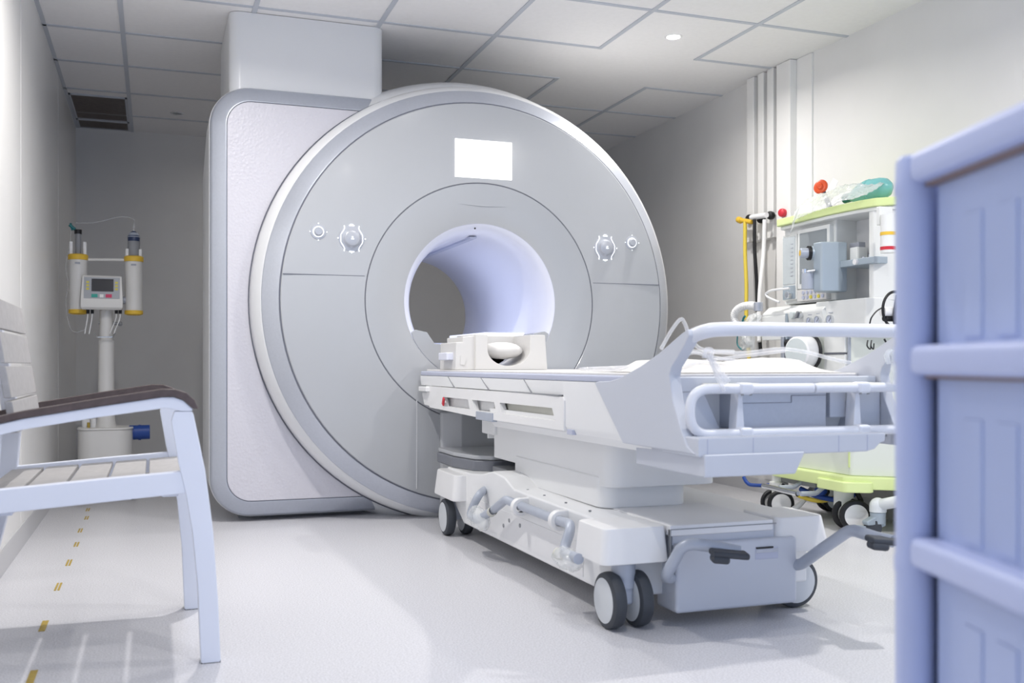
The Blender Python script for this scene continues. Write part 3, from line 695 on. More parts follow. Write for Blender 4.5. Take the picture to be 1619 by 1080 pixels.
# ------------------------------------------------------------------ contrast injector
IY = 6.2
IN = thing('contrast_injector', 'white pole-mounted twin-syringe injector with a small screen and yellow collars', 'injector', (Ay(168, 780, IY).x, IY, 0))
def I(px, py, y=IY): return Ay(px, py, y)
pc = I(166, 700)
bw = (I(210, 700).x - I(124, 700).x) / 2; bcx = (I(210, 700).x + I(124, 700).x) / 2
zt_ = I(166, 675).z
MB().prism(rpoly([(bcx - bw, IY - .13), (bcx + bw, IY - .13), (bcx + bw, IY + .13), (bcx - bw, IY + .13)], .09, 8), 'z', .085, zt_ - .012, .006).build('base_housing', 'injector_white', IN)
MB().prism(rpoly([(bcx - bw - .004, IY - .134), (bcx + bw + .004, IY - .134), (bcx + bw + .004, IY + .134), (bcx - bw - .004, IY + .134)], .09, 8), 'z', zt_ - .012, zt_, .004).build('base_lid', 'injector_white', IN)
for dx in (-1, 1):
    for dy in (-1, 1):
        x = bcx + dx * (bw - .03 if dx < 0 else bw - .0); y = IY + dy * .09
        mb = MB().cyl((x, y, .05), (x, y, .09), .012, 10); mb.lathe([(0, -.012), (.03, -.012), (.034, 0), (.03, .012), (0, .012)], (x, y, .034), (1, .3, 0), 20); mb.build('caster', 'dark_rubber', IN)
cx_ = I(168, 600).x
MB().lathe([(0, zt_), (.058, zt_), (.05, zt_ + .03), (.045, zt_ + .10), (.042, zt_ + .5), (.036, I(0, 540).z), (.036, I(0, 488).z), (0, I(0, 488).z)], (cx_, IY, 0), n=28).build('column', 'injector_white', IN)
MB().lathe([(.0405, 0), (.0425, 0), (.0425, .035), (.0405, .035)], (cx_, IY, I(0, 573).z), n=24).build('column_label', 'white_plastic', IN)
MB().tube(fillet([I(150, 527, IY - .05), I(153, 533, IY - .07), I(178, 533, IY - .07), I(182, 527, IY - .05)], .01), .004, 0, 8).build('cable_hook', 'chrome', IN)
mb = MB().cyl(I(156, 510), I(190, 512), .01, 10); mb.ball(I(190, 512), .014, n=10); mb.build('clamp_knob', 'mid_grey', IN)
zb_, zty = I(0, 493).z, I(0, 399).z
for pxc, top in ((123.5, 'a'), (211.5, 'b')):
    c = I(pxc, 440); rr_ = 13.0 * (IY * C) / F * 1.0
    cyl = MB().lathe([(0, zb_), (rr_, zb_), (rr_, zty), (0, zty)], (c.x, IY, 0), n=32).build('pump_cylinder', 'injector_white', IN)
    MB().lathe([(rr_ - .004, zty - .03), (rr_ + .005, zty - .028), (rr_ + .006, zty - .002), (rr_ - .002, zty + .004), (0, zty + .004)], (c.x, IY, 0), n=32).build('top_collar', 'yellow', cyl)
    MB().lathe([(rr_ - .001, zb_ + .02), (rr_ + .003, zb_ + .018), (rr_ + .003, zb_ - .002), (rr_ * .7, zb_ - .008), (0, zb_ - .008)], (c.x, IY, 0), n=32).build('bottom_collar', 'yellow', cyl)
    MB().box(c.x - .014, c.x + .014, IY - rr_ - .002, IY - rr_ + .004, zty - .055, zty - .045).build('collar_mark', 'grey_plastic', cyl)
    for dx in (-.036, .036): MB().box(c.x + dx - .009, c.x + dx + .009, IY - .02, IY + .02, zty, zty + .045 + (.03 if top == 'a' else 0), .004).build('syringe_cradle', 'white_plastic', cyl)
    if top == 'a':
        sy = MB().cyl((c.x, IY, zty), (c.x, IY, zty + .13), .016, 16).build('syringe', 'mid_grey', cyl)
        mb = MB().cyl((c.x, IY, zty + .12), (c.x, IY, zty + .145), .02, 14); mb.build('syringe_cap', 'black', sy)
        mb = MB().cyl((c.x - .015, IY, zty + .145), (c.x - .045, IY, zty + .17), .009, 10).cyl((c.x - .03, IY, zty + .14), (c.x - .04, IY, zty + .18), .006, 8); mb.build('stopcock', 'teal_dark', sy)
    else:
        sy = MB().cyl((c.x, IY, zty), (c.x, IY, zty + .09), .034, 20).build('syringe', 'mid_grey', cyl)
        MB().lathe([(.033, 0), (.034, .03), (.02, .052), (.008, .06), (0, .06)], (c.x, IY, zty + .09), n=20).build('syringe_cone', 'navy', sy)
        MB().lathe([(.030, .022), (.036, .024), (.024, .05), (.018, .05)], (c.x, IY, zty + .09), n=20).build('syringe_nut', 'grey_steel', sy)
        MB().cyl((c.x, IY, zty + .15), (c.x, IY, zty + .19), .004, 8).build('nozzle', 'clear', sy)
MB().tube([I(136, 410.5), I(198, 411)], .0085, 0, 12).build('cross_bar', 'injector_white', IN)
MB().cyl(I(134, 409), I(137, 409), .012, 10).build('bar_end', 'red_key', IN)
# head screen, tilted back
q = [I(128, 489, IY - .09), I(194, 489, IY - .09), I(196, 437, IY - .06), I(134, 437, IY - .06)]
hz0, hz1 = q[0].z, q[2].z; hx = (q[0].x + q[1].x) / 2; hw = (q[1].x - q[0].x) / 2
hd = MB().loft([[Vector((hx - hw * f, IY - .11 + e, z)) , Vector((hx + hw * f, IY - .11 + e, z)), Vector((hx + hw * f, IY - .03, z)), Vector((hx - hw * f, IY - .03, z))] for f, e, z in ((.93, .012, hz0), (1.0, 0, hz0 + .012), (1.0, .0, hz0 + .055), (.94, .035, hz1 - .008), (.92, .045, hz1))])
hd = hd.build('screen_head', 'injector_white', IN, 25)
sl = math.atan2(.035, hz1 - hz0 - .06)
def face(name, u0, u1, v0, v1, ma, th=.0015, bev=0):
    zc0 = hz0 + .06; L = hz1 - zc0
    mb = MB(); cu_, cv = (u0 + u1) / 2, (v0 + v1) / 2
    z = zc0 + cv * L; y = IY - .1105 + cv * .035
    mb.obox((hx + cu_ * hw, y, z), ((u1 - u0) * hw, th * 2 + .001, (v1 - v0) * L), (-sl, 0, 0), bev); return mb.build(name, ma, hd)
face('face_plate', -.86, .86, .0, .93, 'face_grey', .0008)
face('display', -.5, .56, .30, .86, 'display_dark', .0016)
face('green_key', -.50, -.20, .05, .20, 'green_key', .0018); face('red_key', .18, .48, .05, .20, 'red_key', .0018); face('white_key', -.1, .08, .05, .19, 'white_plastic', .0018)
for u in (-.68, .70):
    for v in (.42, .56, .70): face('yellow_key', u - .07, u + .07, v - .045, v + .045, 'yellow_key', .0018)
mb = MB(); mbw = MB()
for i, px in enumerate((139, 146, 184, 190)):
    mb.cyl(I(px, 488, IY - .06), I(px, 496, IY - .06), .009, 10)
    e = [I(px, 495, IY - .06), I(px - 1, 505, IY - .06), I(px - 4 if i < 2 else px - 8, 522, IY - .05), I(px - 5 if i < 2 else px - 10, 528, IY - .05)]
    mbw.tube(spline(e, 5), .0035, 0, 6)
mb.build('cable_plug', 'black', IN); mbw.build('cable', 'white_plastic', IN)
MB().cyl(I(193, 475), I(200, 475), .022, 14).build('side_joint', 'grey_plastic', IN)
c0, c1 = I(210, 684), I(237, 683); mb = MB().cyl(c0 + Vector((-.02, 0, 0)), c1, .042, 20, .004); mb.cyl(c0 + Vector((.03, 0, 0)), c0 + Vector((.045, 0, 0)), .045, 20); mb.build('power_plug', 'blue', IN)
mb = MB().cyl(I(136, 676), I(136, 663), .022, 14).cyl(I(148, 676), I(148, 662), .016, 14); mb.build('base_fitting', 'white_plastic', IN)
MB().cyl(I(140, 677, IY - .05), I(140, 668, IY - .05), .008, 10).build('base_valve', 'gold', IN)
ctube([I(118, 352), I(150, 352), I(190, 343), I(211, 347), I(212, 362)], .0014, 'line', 'thin clear line looping from syringe to syringe', 'clear', 'tube', 'thin clear lines at the injector').name = 'infusion_line'
ctube([I(113, 356), I(110, 390), I(104, 420), I(108, 450), I(104, 475), I(107, 505), I(116, 524), I(135, 522)], .0014, 'line', 'thin clear line hanging beside the left pump cylinder', 'clear', 'tube', 'thin clear lines at the injector').name = 'infusion_line'
mb = MB().ball((I(227, 712, 6.42).x, 6.42, .10), (.085, .07, .10), n=20)
o = solo(mb, 'film_bag', 'clear_film', 'grey crumpled bag on the floor behind the injector base', 'bag', (I(227, 712, 6.42).x, 6.42, 0)); d = o.modifiers.new('crumple', 'DISPLACE'); d.texture = bpy.data.textures['crumple']; d.strength = .03
mb = MB()
for k_ in range(3): mb.tube([(I(112, 720, 6.4).x + (.06 - .008 * k_) * math.cos(a_ * .3), 6.42 + .05 * math.sin(a_ * .3), .02 + .03 * k_ + .01 * math.sin(a_)) for a_ in range(22)], .014, 0, 8)
solo(mb, 'cable_coil', 'injector_white', 'coil of white cable on the floor left of the injector base', 'cable', (I(112, 720, 6.4).x, 6.42, 0))

# ------------------------------------------------------------------ anaesthesia machine
MX, MY = 3.0, 3.72
AM = thing('anaesthesia_machine', 'white wheeled anaesthesia machine with lime top shelf and lime foot ring', 'medical machine', (3.2, 4.0, 0))
def P_(u, z, x=MX): return Vector((x, MY + u, z))
MXB = 3.44
plan = lambda x0, u0, u1, c=.09: [(x0, MY + u1), (x0, MY + u0), (x0 + .20, MY + u0 - .16), (MXB, MY + u0 - .17), (MXB, MY + u1)]
MB().prism(rpoly(plan(MX + .02, .062, .60), [.02, .03, .05, .03, .02]), 'z', .262, .93, .006).build('cabinet', 'machine_green_tint', AM)
MB().prism(rpoly(plan(MX - .03, .05, .64), [.04, .03, .06, .03, .03]), 'z', .205, .262, .008, 2).build('foot_ring', 'lime', AM)
MB().prism(rpoly([(MX - .05, MY + .235), (MX - .05, MY + .02), (MX + .08, MY - .05), (MX + .1, MY + .26)], .03), 'z', .192, .24, .006).build('caster_boss', 'lime', AM)
# control deck with gauges, sloping forward
MB().prism([(MX - .0, .93), (MX - .02, 1.035), (MX + .02, 1.07), (MX + .20, 1.09), (MXB, 1.09), (MXB, .93)], 'y', MY + .22, MY + .72, .008, 2).build('control_deck', 'machine_white', AM)
MB().prism(rpoly(plan(MX + .0, -.06, .30), [.01, .02, .05, .03, .01]), 'z', .925, 1.075, .006).build('near_deck', 'machine_white', AM)
# upper housing: far half carries screens, near half is an alcove
MB().box(MX + .05, MXB, MY + .21, MY + .62, 1.08, 1.475, .008).build('screen_housing', 'machine_white', AM)
MB().box(MX + .17, MXB, MY - .06, MY + .22, 1.06, 1.475, .004).build('alcove_back', 'white_soft', AM)
MB().prism([(MX + .03, MY - .045), (MX + .03, MY - .075), (MX + .20, MY - .25), (MXB, MY - .26), (MXB, MY - .045)], 'z', 1.06, 1.478, .005).build('side_column', 'machine_white', AM)
MB().prism(rpoly([(MX + .02, MY + .62), (MX + .0, MY + .20), (MX + .01, MY + .0), (MX + .03, MY - .09), (MX + .20, MY - .27), (MXB, MY - .28), (MXB, MY + .62)], .02), 'z', 1.462, 1.480, .004).build('canopy', 'machine_white', AM)
ls = MB().prism(rpoly([(MX - .0, MY + .63), (MX - .01, MY + .20), (MX - .0, MY - .02), (MX + .02, MY - .10), (MX + .20, MY - .28), (MXB, MY - .29), (MXB, MY + .63)], .025), 'z', 1.480, 1.517, .005).build('top_shelf', 'lime', AM)
# screens on the face
xs_ = MX + .045
mb = MB().box(xs_ - .02, xs_ + .01, MY + .225, MY + .475, 1.15, 1.445, .004); big = mb.build('monitor', 'machine_white', AM)
MB().box(xs_ - .023, xs_ - .018, MY + .245, MY + .455, 1.175, 1.425, .002).build('monitor_screen', 'screen_grey', big)
mb = MB().box(xs_ - .018, xs_ + .01, MY + .485, MY + .605, 1.10, 1.43, .004); fl_ = mb.build('flowmeter_panel', 'machine_white', AM)
MB().box(xs_ - .021, xs_ - .016, MY + .495, MY + .597, 1.18, 1.42, .002).build('flow_window', 'screen_pale', fl_)
mb = MB()
for z in [1.22 + .02 * k for k in range(9)]: mb.box(xs_ - .0225, xs_ - .020, MY + .51, MY + .53, z, z + .003)
mb.build('flow_scale', 'grey_plastic', fl_)
MB().box(xs_ - .022, xs_ - .017, MY + .495, MY + .597, 1.105, 1.172, .002).build('knob_panel', 'vapor_grey', fl_)
MB().cyl((xs_ - .05, MY + .525, 1.125), (xs_ - .02, MY + .525, 1.125), .017, 18, .003).build('flow_knob', 'chrome', fl_)
kp = MB().box(xs_ - .024, xs_ + .01, MY + .245, MY + .475, 1.088, 1.145, .003).build('keypad', 'cream_plastic', AM)
mb = MB(); mby = MB()
for i in range(6):
    for j in range(2):
        (mby if (i, j) in ((3, 0), (1, 0)) else mb).cyl((xs_ - .029, MY + .27 + .03 * i, 1.105 + .024 * j), (xs_ - .022, MY + .27 + .03 * i, 1.105 + .024 * j), .009, 12)
mb.build('key', 'lilac_edge', kp); mby.build('yellow_key', 'yellow_key', kp)
# vaporizer on a rail
MB().box(MX + .0, MX + .17, MY - .118, MY + .12, 1.225, 1.255, .003).build('vaporizer_rail', 'vapor_grey', AM)
MB().cyl((MX - .012, MY - .0, 1.24), (MX + .004, MY - .0, 1.24), .013, 16).build('rail_knob', 'white_plastic', AM)
vp = MB().prism(rpoly([(MX - .055, MY + .225), (MX - .09, MY + .195), (MX - .085, MY + .14), (MX - .01, MY + .112), (MX + .05, MY + .12), (MX + .05, MY + .225)], .018), 'z', 1.115, 1.345, .006).build('vaporizer', 'vapor_grey', AM)
kc = Vector((MX - .080, MY + .215, 1.30)); kd = Vector((-1, .35, 0)).normalized()
MB().lathe([(.032, -.02), (.034, .0), (.030, .012), (0, .012)], kc, kd, 24).build('dial_collar', 'vapor_grey', vp)
MB().lathe([(.034, 0), (.034, .014), (0, .014)], kc + kd * .008, kd, 24).build('dial_scale', 'black', vp)
MB().lathe([(.024, .0), (.024, .036), (.020, .040), (0, .040)], kc + kd * .018, kd, 24).build('dial_knob', 'grey_steel', vp)
MB().lathe([(.014, 0), (0, .001)], kc + kd * .0585, kd, 16).build('dial_mark', 'yellow', vp)
mb = MB().cyl((MX - .095, MY + .225, 1.128), (MX - .095, MY + .225, 1.205), .031, 22, .004); mb.build('fill_cup', 'grey_steel', vp)
mb = MB().cyl((MX - .105, MY + .24, 1.207), (MX - .105, MY + .24, 1.225), .017, 14).cyl((MX - .10, MY + .16, 1.212), (MX - .105, MY + .24, 1.212), .007, 8); mb.build('fill_cap', 'chrome', vp)
mb = MB().box(MX + .05, MX + .11, MY + .06, MY + .11, 1.255, 1.318, .003); mb.build('mount_block', 'machine_white', AM)
MB().box(MX + .08, MX + .12, MY + .085, MY + .15, 1.318, 1.345, .003).build('mount_cap', 'grey_plastic', AM)
mb = MB().cyl((MX + .06, MY + .025, 1.255), (MX + .06, MY + .025, 1.268), .010, 10).cyl((MX + .06, MY - .02, 1.255), (MX + .06, MY - .02, 1.275), .008, 10); mb.build('rail_pin', 'chrome', AM)
# door, knobs and gauges
MB().box(MX - .021, MX + .0, MY + .515, MY + .715, .90, 1.022, .003).build('deck_door', 'machine_white', AM)
MB().box(MX - .022, MX - .0, MY + .495, MY + .511, .90, 1.03, .001).build('door_post', 'vapor_grey', AM)
for u in (.445, .389):
    kb = MB().cyl((MX - .036, MY + u, 1.018), (MX - .015, MY + u, 1.018), .018, 20, .003).build('gas_knob', 'chrome' if u < .4 else 'disc_pale', AM)
    if u < .4: MB().obox((MX - .042, MY + u, 1.018), (.012, .012, .036), (.6, 0, 0), .003).build('knob_lever', 'mid_grey', kb)
for u, r_ in ((.319, .018), (.256, .021), (.180, .022)):
    xg = MX - .012 if u > .29 else MX - .001
    xg = MX - .014 if u > .23 else MX - .002
    g = MB().lathe([(0, .004), (r_ * .82, .004), (r_ * .86, .012), (r_, .012), (r_, -.004)], (xg, MY + u, .985), (-1, 0, 0), 28).build('gauge', 'chrome', AM)
    MB().lathe([(0, .007), (r_ * .85, .007)], (xg, MY + u, .985), (-1, 0, 0), 24).build('gauge_face', 'gauge_face', g)
    MB().obox((xg - .0085, MY + u - .003, .988), (.001, .003, r_ * 1.1), (.7, 0, 0)).build('gauge_needle', 'seam', g)
    MB().box(xg - .003, xg + .002, MY + u - .014, MY + u + .014, .985 + r_ + .010, .985 + r_ + .014).build('gauge_label', 'grey_plastic', g)
# absorber disc, drawers, dark bay
MB().box(MX + .012, MX + .03, MY + .40, MY + .585, .74, .915).build('bay', 'black', AM)
mb = MB().box(MX - .01, MX + .02, MY + .455, MY + .50, .74, .915, .004).box(MX - .03, MX + .02, MY + .515, MY + .54, .74, .915, .004); mb.build('bay_fitting', 'silver_light', AM)
MB().cyl((MX - .02, MY + .36, .88), (MX - .02, MY + .50, .88), .018, 14).build('bay_arm', 'black', AM)
ab = MB().lathe([(0, .075), (.066, .075), (.074, .068), (.078, .04), (.078, .0), (.07, -.02), (.0, -.02)], (MX - .05, MY + .30, .835), (-1, -.25, 0), 40).build('absorber', 'white_plastic', AM)
MB().lathe([(0, .0765), (.062, .0765), (.066, .0752)], (MX - .05, MY + .30, .835), (-1, -.25, 0), 40).build('absorber_face', 'disc_pale', ab)
MB().tube([Vector((MX - .03, MY + .30, .835)) + Vector((.0, .082 * math.cos(a_ * .15), .082 * math.sin(a_ * .15))) for a_ in range(10, 32)], .008, 0, 8).build('absorber_strap', 'black', ab)
for z0_, z1_ in ((.83, .91), (.70, .822), (.56, .692)):
    d_ = MB().box(MX + .004, MX + .03, MY + .085, MY + .24, z0_, z1_, .003).build('drawer', 'machine_white', AM)
    MB().box(MX + .002, MX + .02, MY + .09, MY + .235, z0_ - .006, z0_ - .001).build('drawer_gap', 'seam', d_)
MB().box(MX + .012, MX + .03, MY + .066, MY + .078, .74, .92).build('drawer_post', 'grey_steel', AM)
MB().box(MX + .016, MX + .024, MY + .07, MY + .078, .30, .46).build('cabinet_slot', 'lime', AM)
# casters and foot rail
def mcaster(x, y, dx, dy):
    t = MB().lathe([(0, .205), (.034, .205), (.034, .175), (.048, .17), (.048, .045), (.03, .02), (0, .02)], (x, y, 0), n=24).build('caster', 'machine_white', AM)
    for s_ in (-1, 1):
        MB().lathe([(.05, -.012), (.062, -.012), (.068, -.006), (.068, .006), (.062, .012), (.05, .012)], (x + dx + s_ * .0, y + dy + s_ * .03, .068), (.35, 1, 0), 32).build('tyre', 'black', t)
        MB().lathe([(0, .012), (.05, .011), (.055, .006)], (x + dx, y + dy - .03 if s_ < 0 else y + dy + .03, .068), (-.35 if s_ < 0 else .35, -1 if s_ < 0 else 1, 0), 32).build('wheel_disc', 'white_plastic', t)
    MB().cyl((x, y, .17), (x, y, .205), .03, 16).build('caster_stem', 'chrome', t)
    mb = MB(); mb.obox((x + dx * .6, y + dy, .12), (.02, .04, .10), (0, .3, 0), .005); mb.build('caster_fork', 'black', t)
cs, cw = Ay(1334, 830, 3.90), Ay(1353, 812, 3.80); cw.z = .074
t = MB().lathe([(0, .185), (.046, .185), (.046, .06), (.03, .03), (0, .03)], (cs.x, cs.y, 0), n=28).build('caster', 'machine_white', AM)
MB().cyl((cs.x, cs.y, .18), (cs.x, cs.y, .206), .03, 16).build('caster_stem', 'chrome', t)
wa = Vector((-.45, -1, 0)).normalized()
MB().lathe([(.05, -.014), (.066, -.014), (.074, -.008), (.074, .008), (.066, .014), (.05, .014)], cw, wa, 36).build('tyre', 'black', t)
MB().lathe([(0, .016), (.052, .015), (.060, .010)], cw, wa, 32).build('wheel_disc', 'white_plastic', t)
MB().lathe([(.05, -.012), (.066, -.012), (.074, -.006), (.074, .006), (.066, .012), (.05, .012)], cw - wa * .075 + Vector((-.02, 0, 0)), wa, 36).build('tyre', 'black', t)
MB().cyl(cw - wa * .08, cw, .02, 12).build('axle', 'black', t)
MB().tube([Vector((cs.x + .04, cs.y - .03, .19)), Vector((cs.x + .055, cs.y - .06, .13)), Vector((cw.x, cw.y, .10))], .012, .02, 8).build('caster_fork', 'black', t)
mcaster(3.03, 4.36, -.03, -.03); mcaster(3.36, 4.36, .0, .0); mcaster(3.37, 3.72, .0, .0)
fr_ = MB().tube([Ax(1207, 768, 2.90), Ax(1261, 781, 2.90)], .013, 0, 14).build('foot_rail', 'chrome', AM)
for a_ in ((1232, 771), (1266, 781)):
    e0 = Ax(*a_, 2.91); MB().tube(fillet([e0, Vector((2.99, e0.y - .01, e0.z)), Vector((3.05, e0.y - .03, .21))], .03), .012, 0, 8).build('rail_arm', 'grey_steel', AM)
mb = MB().box(3.02, 3.20, 4.05, 4.34, .175, .207, .004); mb.build('underside_tray', 'mid_grey', AM)

# things on and around the machine
rs = thing('resuscitator', 'teal squeeze resuscitator bag lying on the lime shelf under film', 'resuscitator', (3.16, 3.58, 1.518))
mb = MB(); pr_ = [(0, -.115), (.02, -.113), (.030, -.10), (.048, -.06), (.056, -.015), (.056, .02), (.051, .055), (.040, .085), (.022, .105), (0, .112)]
rp0, rp1 = Ax(1338, 300, 3.07), Ax(1402, 288, 3.12); rc = (rp0 + rp1) / 2 + Vector((.03, 0, 0)); rc.z = 1.576; rax = rp1 - rp0; rax.z = .02
mb.lathe([(max(0, r_ + (.002 * math.sin(i * 2.1))), h_) for i, (r_, h_) in enumerate(pr_)], rc, rax, 28); mb.build('squeeze_bag', 'teal', rs)
d_ = rax.normalized(); MB().cyl(rc - d_ * .11, rc - d_ * .155, .022, 18, .003).build('valve_body', 'teal_dark', rs)
MB().lathe([(.055, -.006), (.0585, 0), (.055, .006)], rc + d_ * .0, d_, 28).build('rib', 'teal', rs)
om = thing('mask_valve', 'orange disc valve on a short black stem, upright on the lime shelf', 'valve', (3.10, 3.88, 1.518))
oc = Ax(1297, 295, 3.10); oa = Vector((-1, -.45, .25)).normalized()
MB().lathe([(0, .006), (.012, .008), (.016, .003), (.030, .004), (.036, 0), (.036, -.008), (.02, -.014), (0, -.014)], oc, oa, 30).build('disc', 'orange', om)
MB().cyl(oc - oa * .008, Vector((3.13, oc.y - .05, 1.525)), .012, 14).build('stem', 'navy', om)
def film(name, pts, lab, grp=None, ma='clear_film', cat='plastic bag'):
    rows = [[Vector(v) for v in spline(r, 5)] for r in zip(*[spline(q, 3) for q in pts])]
    for r in rows:
        for v in r: v += Vector((random.uniform(-.004, .004), random.uniform(-.009, .009), random.uniform(-.004, .008)))
    mb = MB(); mb.loft(rows, closed=False)
    o = mb.build(name, ma); b = min((v for r in rows for v in r), key=lambda v: v.z).copy(); rebase(o, b)
    sd = o.modifiers.new('smooth', 'SUBSURF'); sd.levels = 2; sd.render_levels = 2
    d = o.modifiers.new('crumple', 'DISPLACE'); d.texture = bpy.data.textures['crumple']; d.strength = .02
    so = o.modifiers.new('thick', 'SOLIDIFY'); so.thickness = .001
    return tag(o, lab, cat, grp)
film('film_bag', [[Ax(1249, 372, 2.965), Ax(1255, 340, 2.975), Ax(1262, 325, 3.05), Ax(1280, 325, 3.10)], [Ax(1258, 350, 2.965), Ax(1275, 318, 3.03), Ax(1290, 312, 3.08), Ax(1300, 325, 3.13)],
     [Ax(1290, 334, 2.965), Ax(1300, 310, 3.03), Ax(1315, 303, 3.08), Ax(1330, 305, 3.15)], [Ax(1325, 322, 2.965), Ax(1340, 300, 3.03), Ax(1350, 290, 3.10), Ax(1360, 296, 3.18)], [Ax(1362, 310, 2.97), Ax(1385, 300, 3.04), Ax(1398, 290, 3.10), Ax(1405, 296, 3.18)]],
     'crumpled clear film bag spread along the lime top shelf')
MB_ = MB().obox(Ax(1317, 293, 3.10), (.002, .05, .06), (.5, .2, 0)); solo(MB_, 'paper_slip', 'white_plastic', 'folded white paper slip standing between orange valve and teal bag', 'paper', Ax(1317, 300, 3.10))
# canister with bands
cn = thing('canister', 'white canister with yellow and red bands hung on the machine side', 'canister', (3.10, 3.46, 1.27))
cc = Ay(1404, 382, 3.44)
zA, zB = Ay(1404, 400, 3.44).z, Ay(1404, 362, 3.44).z
MB().lathe([(0, zA), (.03, zA), (.031, zA + .005), (.031, zB), (.03, zB + .004), (.031, zB + .06), (0, zB + .06)], (cc.x, 3.44, 0), n=28).build('body', 'machine_white', cn)
MB().lathe([(.0312, zA + .012), (.032, zA + .012), (.032, zA + .026), (.0312, zA + .026)], (cc.x, 3.44, 0), n=28).build('red_band', 'red', cn)
MB().lathe([(.0312, zB - .028), (.032, zB - .028), (.032, zB - .014), (.0312, zB - .014)], (cc.x, 3.44, 0), n=28).build('yellow_band', 'yellow', cn)
MB().box(cc.x - .02, cc.x + .05, 3.468, 3.49, zB + .02, zB + .10, .004).build('bracket', 'machine_white', cn)
# looped cable on the machine side
lc = Ay(1412, 490, 3.42)
cr = thing('cable_reel', 'black cable looped round a white roll on the machine side', 'cable reel', (lc.x, lc.y, lc.z - .08))
MB().tube([lc + Vector((.062 * math.cos(a_ * .21), -.01, .076 * math.sin(a_ * .21))) for a_ in range(31)], .006, 0, 10).build('loop', 'black', cr)
MB().cyl(lc + Vector((-.055, .0, -.01)), lc + Vector((.06, .0, -.01)), .022, 18, .003).build('roll', 'white_plastic', cr)
mb = MB().tube(spline([lc + Vector((.01, -.014, .06)), lc + Vector((-.015, -.03, 0)), lc + Vector((-.01, -.022, -.055)), lc + Vector((.01, -.014, -.07))], 6), .008, 0, 8)
mb.cyl(lc + Vector((-.05, -.004, -.036)), lc + Vector((-.0, -.004, -.036)), .014, 12)
mb.build('strap', 'black', cr)
mb = MB().tube(spline([lc + Vector((-.058, -.006, .01)), Ay(1386, 492, 3.42), Ay(1378, 502, 3.42), Ay(1375, 512, 3.43)], 6), .003, 0, 6)
mb.tube([Ay(1398, 536, 3.43), Ay(1407, 552, 3.43)], .004, 0, 6); mb.build('lead', 'black', cr)
mb = MB()
for dx in (0, .012): mb.tube(spline([Ay(1372 + dx * 500, 538, 3.46), Ay(1371 + dx * 500, 547, 3.455), Ay(1376 + dx * 400, 552, 3.455), Ay(1377 + dx * 400, 543, 3.46)], 5), .0028, 0, 6)
solo(mb, 'hook_clip', 'black', 'pair of small black clips hanging on the machine side', 'clip', Ay(1374, 552, 3.455))
# breathing hose and mask at the far end
bh = thing('breathing_hose', 'ribbed white breathing hose arched at the far end of the machine', 'hose', (3.0, 4.45, .90))
P = spline([Ax(1185, 545, 2.98), Ax(1164, 512, 2.98), Ax(1162, 496, 2.98), Ax(1172, 486, 2.98), Ax(1188, 483, 2.98), Ax(1199, 486, 2.98)], 10)
mb = MB().tube(P, .020, 0, 12)
for v, w_ in zip(P[::2], P[1::2]): mb.lathe([(.0195, -.002), (.0225, 0), (.0195, .002)], v, (w_ - v), 12)
mb.build('hose', 'white_plastic', bh)
MB().cyl(Ax(1199, 492, 2.98), Ax(1199, 478, 2.98), .024, 16, .003).build('elbow', 'silver_light', bh)
film('breathing_mask', [[Ax(1170, 552, 2.96), Ax(1172, 520, 2.95), Ax(1184, 500, 2.95), Ax(1198, 496, 2.96)], [Ax(1178, 556, 2.93), Ax(1182, 520, 2.90), Ax(1190, 504, 2.92), Ax(1202, 498, 2.95)], [Ax(1192, 556, 2.96), Ax(1194, 525, 2.94), Ax(1200, 510, 2.95), Ax(1205, 500, 2.97)]],
     'pale green film bag with a mask hanging at the far end of the machine', cat='mask')
o = ctube([Ax(1172, 520, 2.94), Ax(1175, 505, 2.94), Ax(1178, 500, 2.94)], .006, 'elastic_strap', 'dark teal strap of the mask near the arched white hose', 'teal_dark', 'strap', 'dark teal mask straps')
ctube([Ax(1166, 530, 2.94), Ax(1166, 545, 2.94), Ax(1173, 553, 2.94), Ax(1178, 552, 2.94)], .004, 'elastic_strap', 'dark teal strap of the mask seen below the push bar', 'teal_dark', 'strap', 'dark teal mask straps')
# wall gas outlets and hoses
XO = XR - .055
def outlet(px, py, lab, ma, knob=True):
    p_ = Ax(px, py, XO)
    t = thing('gas_outlet', lab, 'gas outlet', (XR - .005, p_.y, p_.z), 'gas outlets on the right wall')
    MB().cyl(Vector((XR, p_.y, p_.z)), Vector((XR - .06, p_.y, p_.z)), .018, 20, .004).build('housing', 'white_plastic', t)
    MB().lathe([(0, .034), (.012, .034), (.022, .029), (.025, .02), (.023, .0), (0, 0)], (XR - .055, p_.y, p_.z), (-1, -.25, .02), 22).build('knob', ma, t)
    return Vector((XR - .10, p_.y, p_.z))
outlet(1188, 346, 'gas outlet with black knob above the black hose', 'black'); outlet(1206, 347, 'gas outlet with black knob above the white hose', 'black')
o3 = outlet(1221, 341, 'unused gas outlet with a black and white knob', 'black'); outlet(1240, 337, 'gas outlet with a round red knob beside the lime shelf', 'red')
yo = thing('hose_coupling', 'yellow horizontal hose coupling plugged in at the far outlet', 'coupling', (XR - .1, Ax(1180, 348, XR - .12).y, 1.5))
MB().cyl(Ax(1169, 348, XR - .12), Ax(1189, 351, XR - .11), .014, 14, .003).build('barrel', 'yellow', yo)
MB().cyl(Ax(1167, 347, XR - .12), Ax(1172, 349, XR - .12), .019, 14, .003).build('collar', 'yellow', yo)
mb = MB().cyl(Ax(1188, 344, XR - .11), Ax(1212, 340, XR - .11), .016, 14); solo(mb, 'hose_coupling', 'white_plastic', 'white horizontal hose coupling between the two black knobs', 'coupling', Ax(1200, 346, XR - .11))
